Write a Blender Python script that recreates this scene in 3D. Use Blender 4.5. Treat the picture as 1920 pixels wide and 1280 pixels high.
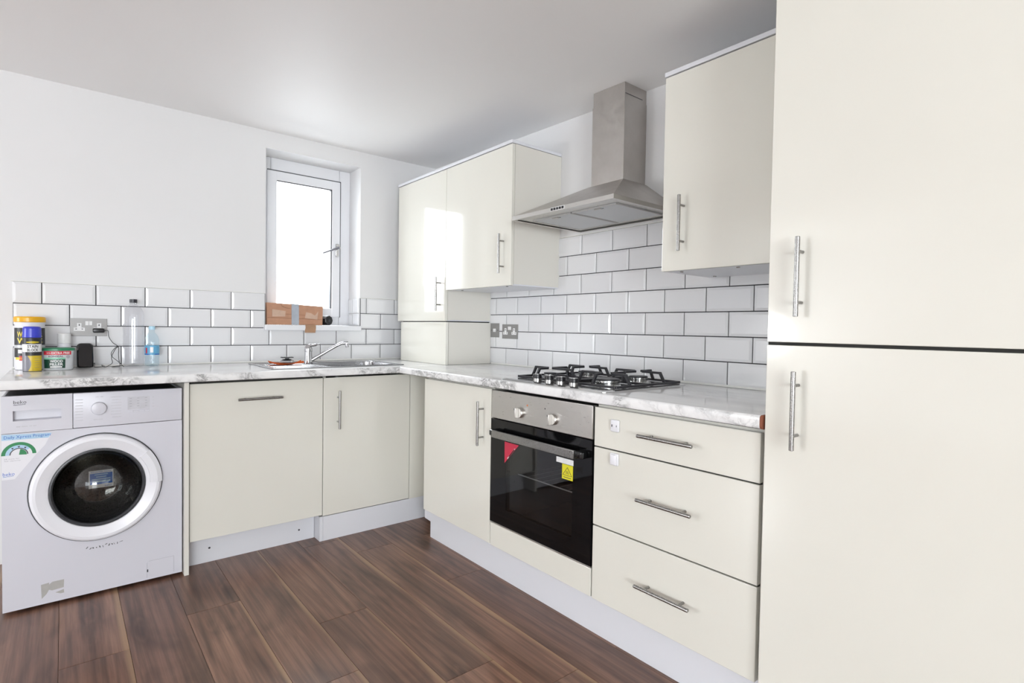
import bpy, bmesh, math, random
from mathutils import Vector, Matrix
random.seed(7)
for o in list(bpy.data.objects): bpy.data.objects.remove(o)
scn = bpy.context.scene
COL = scn.collection
PI = math.pi

# ------------------------------------------------------------------ camera
YAW, PITCH, ROLL = 0.6895344972515579, -0.02506271359357408, 0.015637448960693873
CAM = Vector((-2.068741, -3.401598, 1.123922)); FPX = 1023.0067
fwd = Vector((math.sin(YAW)*math.cos(PITCH), math.cos(YAW)*math.cos(PITCH), math.sin(PITCH)))
side = Vector((math.cos(YAW), -math.sin(YAW), 0)); up = side.cross(fwd)
s2 = math.cos(ROLL)*side + math.sin(ROLL)*up; u2 = -math.sin(ROLL)*side + math.cos(ROLL)*up
cd = bpy.data.cameras.new('camera'); cam = bpy.data.objects.new('camera', cd); COL.objects.link(cam)
cd.sensor_width = 36.0; cd.lens = 36.0*FPX/1920.0; cd.clip_start = 0.02
cam.matrix_world = Matrix(((s2.x, u2.x, -fwd.x, CAM.x), (s2.y, u2.y, -fwd.y, CAM.y), (s2.z, u2.z, -fwd.z, CAM.z), (0, 0, 0, 1)))
scn.camera = cam

# ------------------------------------------------------------------ sky, daylight, exposure
w = bpy.data.worlds.new('sky'); scn.world = w; w.use_nodes = True
bg = w.node_tree.nodes['Background']; bg.inputs[0].default_value = (0.92, 0.96, 1.0, 1); bg.inputs[1].default_value = 7.0
def daylight(name, loc, rot, sx, sy, power, col=(1, 0.985, 0.96)):
    l = bpy.data.lights.new(name, 'AREA'); l.shape = 'RECTANGLE'; l.size = sx; l.size_y = sy; l.energy = power; l.color = col
    o = bpy.data.objects.new(name, l); COL.objects.link(o); o.location = loc; o.rotation_euler = rot
    return o
# area lights added for daylight, from an unseen rear opening and the kitchen window
daylight('added_daylight_rear', (-4.35, -8.5, 1.12), (PI/2+0.55, 0, -0.2), 2.7, 1.75, 430, (0.945, 0.975, 1.0))
daylight('daylight_kitchen', (-0.855, 0.85, 1.95), (-PI/2+0.45, 0, 0), 1.3, 1.0, 90, (0.95, 0.975, 1.0))
# fill light added out of view, left of the camera
ll = bpy.data.lights.new('left_fill_light', 'POINT'); ll.energy = 165; ll.shadow_soft_size = 0.2; ll.color = (0.955, 0.98, 1.0)
lo_ = bpy.data.objects.new('left_fill_light', ll); COL.objects.link(lo_); lo_.location = (-5.6, -0.36, 1.10)
vs = scn.view_settings
vs.view_transform = 'Standard'; vs.look = 'None'; vs.gamma = 1.0; vs.use_curve_mapping = False
vs.exposure = -0.64

# ------------------------------------------------------------------ materials
M = {}
def mat(name, col, rough=0.5, metal=0.0, spec=0.5, coat=0.0, coat_rough=0.03):
    m = bpy.data.materials.new(name); m.use_nodes = True; b = m.node_tree.nodes['Principled BSDF']
    b.inputs['Base Color'].default_value = (*col, 1); b.inputs['Roughness'].default_value = rough
    b.inputs['Metallic'].default_value = metal; b.inputs['Specular IOR Level'].default_value = spec
    b.inputs['Coat Weight'].default_value = coat; b.inputs['Coat Roughness'].default_value = coat_rough
    M[name] = m; return m
def N(m, t, **kw):
    n = m.node_tree.nodes.new(t)
    for k, v in kw.items(): setattr(n, k, v)
    return n
def L(m, a, b): m.node_tree.links.new(a, b)
def coords(m, scale=(1, 1, 1), kind='Object', rot=(0, 0, 0)):
    tc = N(m, 'ShaderNodeTexCoord'); mp = N(m, 'ShaderNodeMapping'); L(m, tc.outputs[kind], mp.inputs[0])
    mp.inputs['Scale'].default_value = scale; mp.inputs['Rotation'].default_value = rot; return mp.outputs[0]
def noise(m, vec, scale, detail=3, rough=0.5, dist=0.0):
    n = N(m, 'ShaderNodeTexNoise'); n.inputs['Scale'].default_value = scale; n.inputs['Detail'].default_value = detail
    n.inputs['Roughness'].default_value = rough; n.inputs['Distortion'].default_value = dist
    if vec is not None: L(m, vec, n.inputs['Vector'])
    return n.outputs['Fac']
def ramp(m, fac, stops):
    r = N(m, 'ShaderNodeValToRGB'); L(m, fac, r.inputs[0]); e = r.color_ramp.elements
    while len(e) < len(stops): e.new(0.5)
    for i, (p, c) in enumerate(stops):
        e[i].position = p; e[i].color = (*c, 1) if len(c) == 3 else c
    return r.outputs[0]
def mixc(m, fac, a, b, mode='MIX'):
    n = N(m, 'ShaderNodeMix', data_type='RGBA', blend_type=mode)
    for s, v in ((n.inputs[0], fac), (n.inputs[6], a), (n.inputs[7], b)):
        if isinstance(v, (int, float)): s.default_value = v
        elif isinstance(v, tuple): s.default_value = (*v, 1)
        else: L(m, v, s)
    return n.outputs[2]
def math_(m, op, a, b=None):
    n = N(m, 'ShaderNodeMath', operation=op)
    for i, v in enumerate((a, b)):
        if v is None: continue
        if isinstance(v, (int, float)): n.inputs[i].default_value = v
        else: L(m, v, n.inputs[i])
    return n.outputs[0]
def base(m): return m.node_tree.nodes['Principled BSDF']
def bump(m, h, strength=0.1, dist=0.002):
    b = N(m, 'ShaderNodeBump'); b.inputs['Strength'].default_value = strength; b.inputs['Distance'].default_value = dist
    L(m, h, b.inputs['Height']); L(m, b.outputs[0], base(m).inputs['Normal'])

m = mat('wall_paint', (0.80, 0.80, 0.79), 0.55); bump(m, noise(m, coords(m), 90, 4), 0.05, 0.001)
L(m, ramp(m, noise(m, coords(m), 1.2, 2), [(0.3, (0.755, 0.755, 0.758)), (0.7, (0.775, 0.775, 0.778))]), base(m).inputs['Base Color'])
m = mat('ceiling_paint', (0.92, 0.92, 0.92), 0.6); bump(m, noise(m, coords(m), 60, 4), 0.05, 0.001)
m = mat('cream_gloss', (0.80, 0.785, 0.73), 0.07, spec=0.5); bump(m, noise(m, coords(m), 5, 2), 0.012, 0.0015)
L(m, ramp(m, noise(m, coords(m), 2.0, 2), [(0.3, (0.745, 0.732, 0.662)), (0.7, (0.765, 0.752, 0.682))]), base(m).inputs['Base Color'])
m = mat('cream_matt', (0.74, 0.72, 0.66), 0.4); bump(m, noise(m, coords(m), 60, 3), 0.04, 0.0005)
m = mat('white_board', (0.74, 0.75, 0.79), 0.3); bump(m, noise(m, coords(m), 30, 3), 0.04, 0.0008)
m = mat('white_upvc', (0.82, 0.83, 0.86), 0.22); bump(m, noise(m, coords(m), 20, 2), 0.02, 0.0005)
m = mat('tile_glaze', (0.80, 0.805, 0.82), 0.06)
oi = N(m, 'ShaderNodeObjectInfo')
L(m, ramp(m, oi.outputs['Random'], [(0.0, (0.745, 0.75, 0.765)), (1.0, (0.785, 0.79, 0.80))]), base(m).inputs['Base Color'])
bump(m, noise(m, coords(m), 14, 2), 0.05, 0.001)
m = mat('grout', (0.045, 0.045, 0.05), 0.9); bump(m, noise(m, coords(m), 300, 3), 0.2, 0.0005)
m = mat('sealant', (0.83, 0.83, 0.80), 0.4); bump(m, noise(m, coords(m), 60, 2), 0.05, 0.0005)
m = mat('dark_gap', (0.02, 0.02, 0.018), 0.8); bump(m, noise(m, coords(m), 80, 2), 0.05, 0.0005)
def steel(name, col, rough, sc):
    m = mat(name, col, rough, 1.0)
    h = noise(m, coords(m, sc), 40, 3, 0.6)
    L(m, ramp(m, h, [(0.3, (rough*0.8,)*3), (0.7, (min(1, rough*1.25),)*3)]), base(m).inputs['Roughness'])
    bump(m, h, 0.05, 0.0004); return m
steel('brushed_steel', (0.56, 0.545, 0.52), 0.34, (1, 1, 14))
steel('hood_steel', (0.50, 0.475, 0.45), 0.40, (14, 1, 1))
m = M['hood_steel']
L(m, ramp(m, noise(m, coords(m), 6, 4), [(0.35, (0.47, 0.445, 0.42)), (0.62, (0.54, 0.515, 0.49)), (0.8, (0.62, 0.6, 0.58))]), base(m).inputs['Base Color'])
steel('handle_steel', (0.33, 0.325, 0.315), 0.27, (14, 14, 14))
steel('sink_steel', (0.50, 0.50, 0.51), 0.22, (1, 10, 1))
steel('socket_steel', (0.30, 0.295, 0.29), 0.36, (1, 1, 14)); base(M['socket_steel']).inputs['Metallic'].default_value = 0.45
steel('drum_steel', (0.16, 0.155, 0.14), 0.28, (4, 4, 4))
m = mat('chrome', (0.55, 0.55, 0.57), 0.07, 1.0); bump(m, noise(m, coords(m), 10, 2), 0.02, 0.0005)
m = mat('hob_steel', (0.70, 0.70, 0.69), 0.16, 1.0); bump(m, noise(m, coords(m), 12, 2), 0.03, 0.0006)
m = mat('filter_mesh', (0.60, 0.61, 0.62), 0.5, 0.4)
ck = N(m, 'ShaderNodeTexChecker'); ck.inputs['Scale'].default_value = 300; L(m, coords(m), ck.inputs['Vector'])
bump(m, ck.outputs['Fac'], 0.3, 0.0006)
m = mat('cast_iron', (0.012, 0.012, 0.016), 0.38); bump(m, noise(m, coords(m), 200, 3), 0.15, 0.0004)
m = mat('black_plastic', (0.010, 0.010, 0.012), 0.3); bump(m, noise(m, coords(m), 120, 3), 0.05, 0.0003)
m = mat('black_gloss', (0.006, 0.006, 0.007), 0.08); bump(m, noise(m, coords(m), 8, 2), 0.02, 0.0005)
m = mat('oven_glass', (0.0035, 0.0035, 0.004), 0.04, spec=0.35); bump(m, noise(m, coords(m), 4, 2), 0.01, 0.0005)
m = mat('oven_enamel', (0.16, 0.163, 0.168), 0.35); bump(m, noise(m, coords(m), 150, 3), 0.1, 0.0004)
m = mat('machine_white', (0.655, 0.655, 0.71), 0.28); bump(m, noise(m, coords(m), 50, 2), 0.02, 0.0004)
m = mat('plastic_white', (0.80, 0.80, 0.84), 0.3); bump(m, noise(m, coords(m), 50, 2), 0.02, 0.0004)
m = mat('rubber', (0.05, 0.052, 0.058), 0.35); bump(m, noise(m, coords(m), 60, 2), 0.05, 0.0004)
def plain(name, col, rough=0.4):
    m = mat(name, col, rough); n = noise(m, coords(m), 40, 3)
    L(m, ramp(m, n, [(0.3, tuple(c*0.94 for c in col)), (0.7, tuple(min(1, c*1.05) for c in col))]), base(m).inputs['Base Color'])
    return m
for nm, c, r in [('print_dark', (0.05, 0.05, 0.06), 0.5), ('print_grey', (0.42, 0.42, 0.46), 0.5), ('print_pale', (0.58, 0.58, 0.62), 0.5),
                 ('print_blue', (0.03, 0.15, 0.55), 0.4), ('print_sky', (0.42, 0.62, 0.80), 0.4), ('print_green', (0.012, 0.22, 0.07), 0.4),
                 ('print_white', (0.82, 0.82, 0.82), 0.4), ('print_red', (0.60, 0.03, 0.05), 0.4), ('print_yellow', (0.78, 0.62, 0.03), 0.4),
                 ('lid_amber', (0.80, 0.42, 0.008), 0.3), ('cap_blue', (0.035, 0.05, 0.52), 0.3), ('label_black', (0.018, 0.018, 0.02), 0.4),
                 ('label_grey', (0.20, 0.20, 0.23), 0.35), ('tub_green', (0.02, 0.20, 0.09), 0.35), ('tub_dark_green', (0.006, 0.05, 0.028), 0.35),
                 ('tub_mint', (0.25, 0.60, 0.42), 0.35), ('label_silver', (0.60, 0.62, 0.64), 0.3), ('can_yellow', (0.62, 0.45, 0.02), 0.35),
                 ('sticker_red', (0.55, 0.02, 0.06), 0.35), ('sticker_yellow', (0.72, 0.66, 0.02), 0.4), ('cloth_orange', (0.80, 0.17, 0.03), 0.9),
                 ('tape_grey', (0.42, 0.46, 0.52), 0.35), ('tape_brown', (0.42, 0.25, 0.15), 0.35), ('tape_clear', (0.60, 0.42, 0.32), 0.25),
                 ('card', (0.50, 0.275, 0.175), 0.8), ('card_edge', (0.28, 0.14, 0.08), 0.8), ('glue_residue', (0.42, 0.41, 0.39), 0.6), ('scuff', (0.12, 0.12, 0.13), 0.6),
                 ('chipboard', (0.26, 0.085, 0.045), 0.8), ('lamp_amber', (0.75, 0.22, 0.06), 0.3), ('water_label', (0.14, 0.42, 0.66), 0.35),
                 ('cable_black', (0.02, 0.02, 0.022), 0.5), ('cap_black', (0.02, 0.02, 0.03), 0.35), ('cap_pale_blue', (0.45, 0.70, 0.85), 0.3)]:
    plain(nm, c, r)
def glassy(name, tint, refl=0.06, rough=0.02):
    m = mat(name, tint, rough); nt = m.node_tree; out = [n for n in nt.nodes if n.type == 'OUTPUT_MATERIAL'][0]
    tr = N(m, 'ShaderNodeBsdfTransparent'); tr.inputs[0].default_value = (*tint, 1)
    gl = N(m, 'ShaderNodeBsdfGlossy'); gl.inputs['Roughness'].default_value = rough
    fr = N(m, 'ShaderNodeLayerWeight'); fr.inputs[0].default_value = 0.5
    mx = N(m, 'ShaderNodeMixShader'); f = math_(m, 'ADD', math_(m, 'MULTIPLY', math_(m, 'POWER', fr.outputs['Facing'], 4.0), 0.6), refl)
    L(m, f, mx.inputs[0]); L(m, tr.outputs[0], mx.inputs[1]); L(m, gl.outputs[0], mx.inputs[2]); L(m, mx.outputs[0], out.inputs[0])
    return m
glassy('window_glass', (0.97, 0.985, 0.99), 0.03)
glassy('dark_glass', (0.62, 0.62, 0.62), 0.055)
glassy('machine_glass', (0.55, 0.55, 0.53), 0.10)
glassy('clear_plastic', (0.945, 0.945, 0.955), 0.045, 0.06)
glassy('blue_plastic', (0.90, 0.955, 0.98), 0.035, 0.08)

# marble-pattern laminate: long soft streaks on the top, tight veins on the rolled front edge
def marble(name, stretch, vs1, vs2, dark, lo, hi):
    m = mat(name, (0.8, 0.8, 0.8), 0.09)
    v = coords(m, stretch)
    n1 = noise(m, v, vs1, 6, 0.62, 1.2); n2 = noise(m, v, vs2, 5, 0.6, 0.8)
    v1 = ramp(m, math_(m, 'ABSOLUTE', math_(m, 'SUBTRACT', n1, 0.5)), [(0.0, (dark,)*3), (0.02, (dark*1.35,)*3), (0.07, (0.95,)*3), (1, (1, 1, 1))])
    v2 = ramp(m, math_(m, 'ABSOLUTE', math_(m, 'SUBTRACT', n2, 0.47)), [(0.0, (dark*1.3,)*3), (0.03, (0.92,)*3), (0.08, (1, 1, 1)), (1, (1, 1, 1))])
    patch = ramp(m, noise(m, v, vs1*0.4, 3, 0.5, 0.6), [(lo, (0, 0, 0)), (hi, (1, 1, 1))])
    cloud = ramp(m, noise(m, v, vs1*0.5, 4, 0.6, 0.8), [(0.30, (0.77, 0.77, 0.78)), (0.55, (0.86, 0.86, 0.855))])
    veins = mixc(m, 1.0, v1, v2, 'MULTIPLY')
    L(m, mixc(m, patch, cloud, mixc(m, 1.0, cloud, veins, 'MULTIPLY')), base(m).inputs['Base Color'])
marble('marble_top_x', (0.45, 1.6, 1), 9, 16, 0.72, 0.47, 0.64)
marble('marble_top_y', (1.6, 0.45, 1), 9, 16, 0.72, 0.47, 0.64)
marble('marble_edge', (1, 1, 1.3), 13, 30, 0.45, 0.43, 0.57)

# walnut plank
m = mat('walnut', (0.2, 0.12, 0.08), 0.30)
tc = N(m, 'ShaderNodeTexCoord'); oi = N(m, 'ShaderNodeObjectInfo')
add = N(m, 'ShaderNodeVectorMath', operation='ADD'); L(m, tc.outputs['Object'], add.inputs[0])
cmb = N(m, 'ShaderNodeCombineXYZ'); L(m, math_(m, 'MULTIPLY', oi.outputs['Random'], 37.0), cmb.inputs[1]); L(m, math_(m, 'MULTIPLY', oi.outputs['Random'], 11.0), cmb.inputs[2])
L(m, cmb.outputs[0], add.inputs[1])
def mp_(sc):
    mp = N(m, 'ShaderNodeMapping'); mp.inputs['Scale'].default_value = sc; L(m, add.outputs[0], mp.inputs[0]); return mp.outputs[0]
g1 = noise(m, mp_((15, 1.1, 1)), 1.0, 5, 0.55, 1.2)
g2 = noise(m, mp_((150, 3.2, 1)), 1.0, 4, 0.65, 0.25)
big = noise(m, mp_((7, 2.2, 1)), 1.0, 3, 0.5, 1.0)
rings = N(m, 'ShaderNodeTexWave', wave_type='BANDS', bands_direction='X'); rings.inputs['Scale'].default_value = 1.0; rings.inputs['Distortion'].default_value = 11.0
rings.inputs['Detail'].default_value = 3; rings.inputs['Detail Scale'].default_value = 0.6; L(m, mp_((9, 0.8, 1)), rings.inputs['Vector'])
c1 = ramp(m, g1, [(0.25, (0.12, 0.064, 0.044)), (0.5, (0.228, 0.125, 0.087)), (0.75, (0.335, 0.195, 0.138))])
c2 = mixc(m, 0.55, c1, ramp(m, g2, [(0.3, (0.45, 0.42, 0.40)), (0.65, (1.12, 1.08, 1.05))]), 'MULTIPLY')
c3 = mixc(m, 0.45, c2, ramp(m, rings.outputs['Fac'], [(0.0, (0.55, 0.52, 0.5)), (0.5, (1, 1, 1)), (1, (1.1, 1.08, 1.05))]), 'MULTIPLY')
c4 = mixc(m, 0.6, c3, ramp(m, big, [(0.30, (0.42, 0.39, 0.38)), (0.5, (1, 1, 1))]), 'MULTIPLY')
# knots, each with darker wood around it
vo = N(m, 'ShaderNodeTexVoronoi'); vo.inputs['Scale'].default_value = 1.0; vo.inputs['Randomness'].default_value = 1.0
wv = N(m, 'ShaderNodeVectorMath', operation='ADD'); L(m, mp_((6.0, 1.5, 1)), wv.inputs[0])
nz = N(m, 'ShaderNodeTexNoise'); nz.inputs['Scale'].default_value = 2.2; nz.inputs['Detail'].default_value = 3; L(m, mp_((6.0, 1.5, 1)), nz.inputs['Vector'])
sc_ = N(m, 'ShaderNodeVectorMath', operation='SCALE'); L(m, nz.outputs['Color'], sc_.inputs[0]); sc_.inputs['Scale'].default_value = 0.35
L(m, sc_.outputs[0], wv.inputs[1]); L(m, wv.outputs[0], vo.inputs['Vector'])
c4 = mixc(m, 1.0, c4, ramp(m, vo.outputs['Distance'], [(0.0, (0.30, 0.27, 0.26)), (0.10, (0.50, 0.46, 0.44)), (0.16, (0.80, 0.78, 0.76)), (0.20, (0.66, 0.63, 0.61)), (0.33, (1, 1, 1))]), 'MULTIPLY')
# sapwood streak along one long edge of some planks
sx = N(m, 'ShaderNodeSeparateXYZ'); L(m, tc.outputs['Object'], sx.inputs[0])
wob = math_(m, 'MULTIPLY', math_(m, 'SUBTRACT', noise(m, mp_((2, 1.3, 1)), 1.0, 2), 0.5), 0.055)
edge = math_(m, 'ADD', sx.outputs['X'], wob)
sap = ramp(m, edge, [(0.0, (0, 0, 0)), (0.5, (0, 0, 0)), (0.5, (1, 1, 1)), (1.0, (1, 1, 1))])
mr = N(m, 'ShaderNodeMapRange'); L(m, edge, mr.inputs[0]); mr.inputs[1].default_value = 0.076; mr.inputs[2].default_value = 0.088
on = math_(m, 'GREATER_THAN', math_(m, 'FRACT', math_(m, 'MULTIPLY', oi.outputs['Random'], 7.31)), 0.35)
sapf = math_(m, 'MULTIPLY', math_(m, 'MULTIPLY', mr.outputs[0], on), 0.9)
c5 = mixc(m, sapf, c4, mixc(m, 0.25, (0.44, 0.285, 0.17), c2, 'MULTIPLY'))
tone = ramp(m, math_(m, 'FRACT', math_(m, 'MULTIPLY', oi.outputs['Random'], 3.7)), [(0, (0.86, 0.85, 0.85)), (1, (1.10, 1.08, 1.06))])
L(m, mixc(m, 1.0, c5, tone, 'MULTIPLY'), base(m).inputs['Base Color'])
bump(m, g2, 0.06, 0.0005)
plain('underlay', (0.03, 0.022, 0.018), 0.9)

# ------------------------------------------------------------------ helpers
def worigin(o):
    v = Vector((0, 0, 0))
    while o is not None: v += o.location; o = o.parent
    return v
def tag(o, label=None, cat=None, group=None, kind=None):
    if label: o['label'] = label
    if cat: o['category'] = cat
    if group: o['group'] = group
    if kind: o['kind'] = kind
    return o
def root(name, loc, label, cat, group=None):
    o = bpy.data.objects.new(name, None); COL.objects.link(o); o.location = loc; o.empty_display_size = 0.05
    return tag(o, label, cat, group)
def obj(name, bm, mt, parent=None, smooth=False, label=None, cat=None, group=None, kind=None):
    """bm is in world coordinates"""
    if parent is not None: org = worigin(parent)
    else:
        vs_ = [v.co for v in bm.verts]
        org = Vector(((min(v.x for v in vs_)+max(v.x for v in vs_))/2, (min(v.y for v in vs_)+max(v.y for v in vs_))/2, min(v.z for v in vs_)))
    bmesh.ops.translate(bm, verts=bm.verts, vec=-org)
    bmesh.ops.recalc_face_normals(bm, faces=bm.faces)
    me = bpy.data.meshes.new(name); bm.to_mesh(me); bm.free()
    if smooth is True:
        for p in me.polygons: p.use_smooth = True
    if isinstance(mt, str): mt = [mt]
    for x in mt: me.materials.append(M[x])
    o = bpy.data.objects.new(name, me); COL.objects.link(o)
    if parent is not None: o.parent = parent
    else: o.location = org
    if smooth == 'auto':
        for p in me.polygons: p.use_smooth = True
        try: me.set_sharp_from_angle(angle=0.36)
        except Exception: pass
    return tag(o, label, cat, group, kind)
def merge(bm, t):
    me = bpy.data.meshes.new('t'); t.to_mesh(me); t.free(); bm.from_mesh(me); bpy.data.meshes.remove(me); return bm
def box(x0, x1, y0, y1, z0, z1, bev=0.0, seg=2, bm=None, mtx=None):
    t = bmesh.new(); bmesh.ops.create_cube(t, size=1.0)
    for v in t.verts:
        v.co = Vector((x0+(v.co.x+0.5)*(x1-x0), y0+(v.co.y+0.5)*(y1-y0), z0+(v.co.z+0.5)*(z1-z0)))
    if bev > 0: bmesh.ops.bevel(t, geom=t.edges[:], offset=bev, segments=seg, affect='EDGES', profile=0.5)
    if mtx is not None: bmesh.ops.transform(t, matrix=mtx, verts=t.verts)
    if bm is None: return t
    return merge(bm, t)
def frame_m(p, axis, xd=None):
    z = Vector(axis).normalized()
    x = Vector(xd) if xd is not None else (Vector((1, 0, 0)) if abs(z.x) < 0.9 else Vector((0, 1, 0)))
    y = z.cross(x).normalized(); x = y.cross(z).normalized()
    return Matrix(((x.x, y.x, z.x, p[0]), (x.y, y.y, z.y, p[1]), (x.z, y.z, z.z, p[2]), (0, 0, 0, 1)))
def lathe(p, axis, prof, n=32, bm=None, sx=1.0, sy=1.0, caps=True, xd=None):
    """prof: (radius, height) revolved about axis at p"""
    t = bmesh.new(); F = frame_m(p, axis, xd); rings_ = []
    for r, h in prof:
        if r < 1e-6: rings_.append([t.verts.new(F @ Vector((0, 0, h)))])
        else: rings_.append([t.verts.new(F @ Vector((r*sx*math.cos(2*PI*i/n), r*sy*math.sin(2*PI*i/n), h))) for i in range(n)])
    for a, b in zip(rings_, rings_[1:]):
        for i in range(n):
            j = (i+1) % n
            if len(a) == 1 and len(b) == 1: continue
            if len(a) == 1: t.faces.new((a[0], b[j], b[i]))
            elif len(b) == 1: t.faces.new((a[i], a[j], b[0]))
            else: t.faces.new((a[i], a[j], b[j], b[i]))
    if caps:
        if len(rings_[0]) > 1: t.faces.new(rings_[0])
        if len(rings_[-1]) > 1: t.faces.new(rings_[-1][::-1])
    if bm is None: return t
    return merge(bm, t)
def cyl(p0, p1, r, n=16, bm=None, bev=0.0):
    p0 = Vector(p0); d = Vector(p1)-p0; h = d.length
    prof = [(r, 0), (r, h)] if bev <= 0 else [(r-bev, 0), (r, bev), (r, h-bev), (r-bev, h)]
    return lathe(p0, d, prof, n, bm)
def tube(pts, r, n=8, bm=None, smooth_steps=6, radii=None):
    P = [Vector(p) for p in pts]; out = []
    if smooth_steps > 1 and len(P) > 2:
        for i in range(len(P)-1):
            a = P[max(i-1, 0)]; b = P[i]; c = P[i+1]; d = P[min(i+2, len(P)-1)]
            for k in range(smooth_steps):
                s = k/smooth_steps
                out.append(0.5*((2*b)+(c-a)*s+(2*a-5*b+4*c-d)*s*s+(3*b-a-3*c+d)*s**3))
        out.append(P[-1])
    else: out = P
    t = bmesh.new(); prev = None; X = None; K = len(out)
    for i, p in enumerate(out):
        d = (out[min(i+1, K-1)]-out[max(i-1, 0)])
        if d.length < 1e-9: d = Vector((0, 0, 1))
        d.normalize()
        if X is None: X = Vector((0, 0, 1)) if abs(d.z) < 0.9 else Vector((1, 0, 0))
        Y = d.cross(X).normalized(); X = Y.cross(d).normalized()
        rr = r if radii is None else radii[min(int(i/max(1, smooth_steps)+0.5), len(radii)-1)]
        ring = [t.verts.new(p+rr*(math.cos(2*PI*j/n)*X+math.sin(2*PI*j/n)*Y)) for j in range(n)]
        if prev:
            for j in range(n): t.faces.new((prev[j], prev[(j+1) % n], ring[(j+1) % n], ring[j]))
        else: t.faces.new(ring[::-1])
        prev = ring
    t.faces.new(prev)
    if bm is None: return t
    return merge(bm, t)
def prism(pts, depth_vec, bm=None):
    """polygon (3D points) extruded by depth_vec"""
    t = bmesh.new(); a = [t.verts.new(Vector(p)) for p in pts]; b = [t.verts.new(Vector(p)+Vector(depth_vec)) for p in pts]
    t.faces.new(a); t.faces.new(b[::-1]); n = len(a)
    for i in range(n): t.faces.new((a[i], b[i], b[(i+1) % n], a[(i+1) % n]))
    if bm is None: return t
    return merge(bm, t)
def sheet(fn, us, vs_, bm=None):
    t = bmesh.new(); g = [[t.verts.new(Vector(fn(u, v))) for v in vs_] for u in us]
    for i in range(len(us)-1):
        for j in range(len(vs_)-1): t.faces.new((g[i][j], g[i+1][j], g[i+1][j+1], g[i][j+1]))
    if bm is None: return t
    return merge(bm, t)
def lin(a, b, n): return [a+(b-a)*i/(n-1) for i in range(n)]
def text_bm(s, fn, w, h, bm=None, bold=0.0):
    """lettering fitted to w x h, centred; fn maps (u, v) to world"""
    c = bpy.data.curves.new('t', 'FONT'); c.body = s; c.align_x = 'LEFT'; c.resolution_u = 2; c.offset = bold
    o = bpy.data.objects.new('t', c); me = bpy.data.meshes.new_from_object(o)
    t = bmesh.new(); t.from_mesh(me); bpy.data.objects.remove(o); bpy.data.meshes.remove(me); bpy.data.curves.remove(c)
    xs = [v.co.x for v in t.verts]; ys = [v.co.y for v in t.verts]
    x0, x1, y0, y1 = min(xs), max(xs), min(ys), max(ys)
    for v in t.verts:
        uu = (v.co.x-(x0+x1)/2)/(x1-x0)*w; vv = (v.co.y-(y0+y1)/2)/(y1-y0)*h
        v.co = Vector(fn(uu, vv))
    if bm is None: return t
    return merge(bm, t)
def on_cyl(c, r, z, a0):
    """label space on a vertical cylinder: u along the arc, facing angle a0"""
    return lambda u, v: (c[0]+r*math.cos(a0+u/r), c[1]+r*math.sin(a0+u/r), z+v)
def cyl_label(c, r, a0, w, z0, z1, n=14, t=0.0):
    f = on_cyl(c, r, 0, a0)
    return sheet(lambda u, v: f(u, v), lin(-w/2, w/2, n), [z0, z1])
def on_y(x, z, y): return lambda u, v: (x+u, y, z+v)
def on_x(y, z, x): return lambda u, v: (x, y-u, z+v)

# ------------------------------------------------------------------ room shell
ZT = 0.899       # worktop height
def ceil_z(y): return 2.252+0.02*y
RX0, RY0 = -6.4, -8.6
fl = obj('floor', box(RX0-0.1, 0.1, RY0-0.1, 0.1, -0.06, -0.009), 'underlay', kind='structure')
PW, PL = 0.1895, 1.32
pm = box(-PW/2+0.0005, PW/2-0.0005, -PL/2+0.0006, PL/2-0.0006, -0.008, 0.0, 0.0007, 1)
pme = bpy.data.meshes.new('plank'); pm.to_mesh(pme); pm.free(); pme.materials.append(M['walnut'])
start = {0: -1.385, 1: -0.86, 2: -1.967, 3: -1.387, 4: -0.42, 5: -1.02, 6: -0.55, 7: -1.15, 8: -0.3, 9: -0.9}
def plank(x0, x1, y0, y1):
    x0 = max(x0, RX0); x1 = min(x1, 0.0); y0 = max(y0, RY0); y1 = min(y1, 0.0)
    if x1-x0 < 0.02 or y1-y0 < 0.02: return
    full = abs(x1-x0-PW) < 1e-4 and abs(y1-y0-PL) < 1e-4
    if full: me = pme
    else:
        b = box(-(x1-x0)/2+0.0005, (x1-x0)/2-0.0005, -(y1-y0)/2+0.0006, (y1-y0)/2-0.0006, -0.008, 0.0, 0.0007, 1)
        me = bpy.data.meshes.new('plank'); b.to_mesh(me); b.free(); me.materials.append(M['walnut'])
    o = bpy.data.objects.new('plank', me); COL.objects.link(o); o.parent = fl; o.location = Vector(((x0+x1)/2, (y0+y1)/2, 0))-fl.location
for k in range(-3, 32):
    xr = -0.567-PW*k
    y = start.get(k, -random.random()*PL)
    while y < 0: y += PL
    while y > RY0:
        plank(xr-PW, xr, y-PL, y); y -= PL

WX0, WX1, WZ0, WZ1 = -1.147, -0.563, 1.10, 2.152   # kitchen window opening
b = bmesh.new()
for x0, x1, z0, z1 in ((RX0-0.1, WX0, -0.06, 2.30), (WX1, 0.1, -0.06, 2.30), (WX0, WX1, -0.06, WZ0), (WX0, WX1, WZ1, 2.30)):
    box(x0, x1, 0.0, 0.30, z0, z1, bm=b)
wall_back = obj('wall_back', b, 'wall_paint', kind='structure')
wall_right = obj('wall_right', box(0.0, 0.12, RY0-0.1, 0.0, -0.06, 2.30), 'wall_paint', kind='structure')
cb = bmesh.new()
prism([(RX0-0.1, 0.0, ceil_z(0)), (0.0, 0.0, ceil_z(0)), (0.0, RY0, ceil_z(RY0)), (RX0-0.1, RY0, ceil_z(RY0))], (0, 0, 0.12), cb)
obj('ceiling', cb, 'ceiling_paint', kind='structure')
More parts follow.
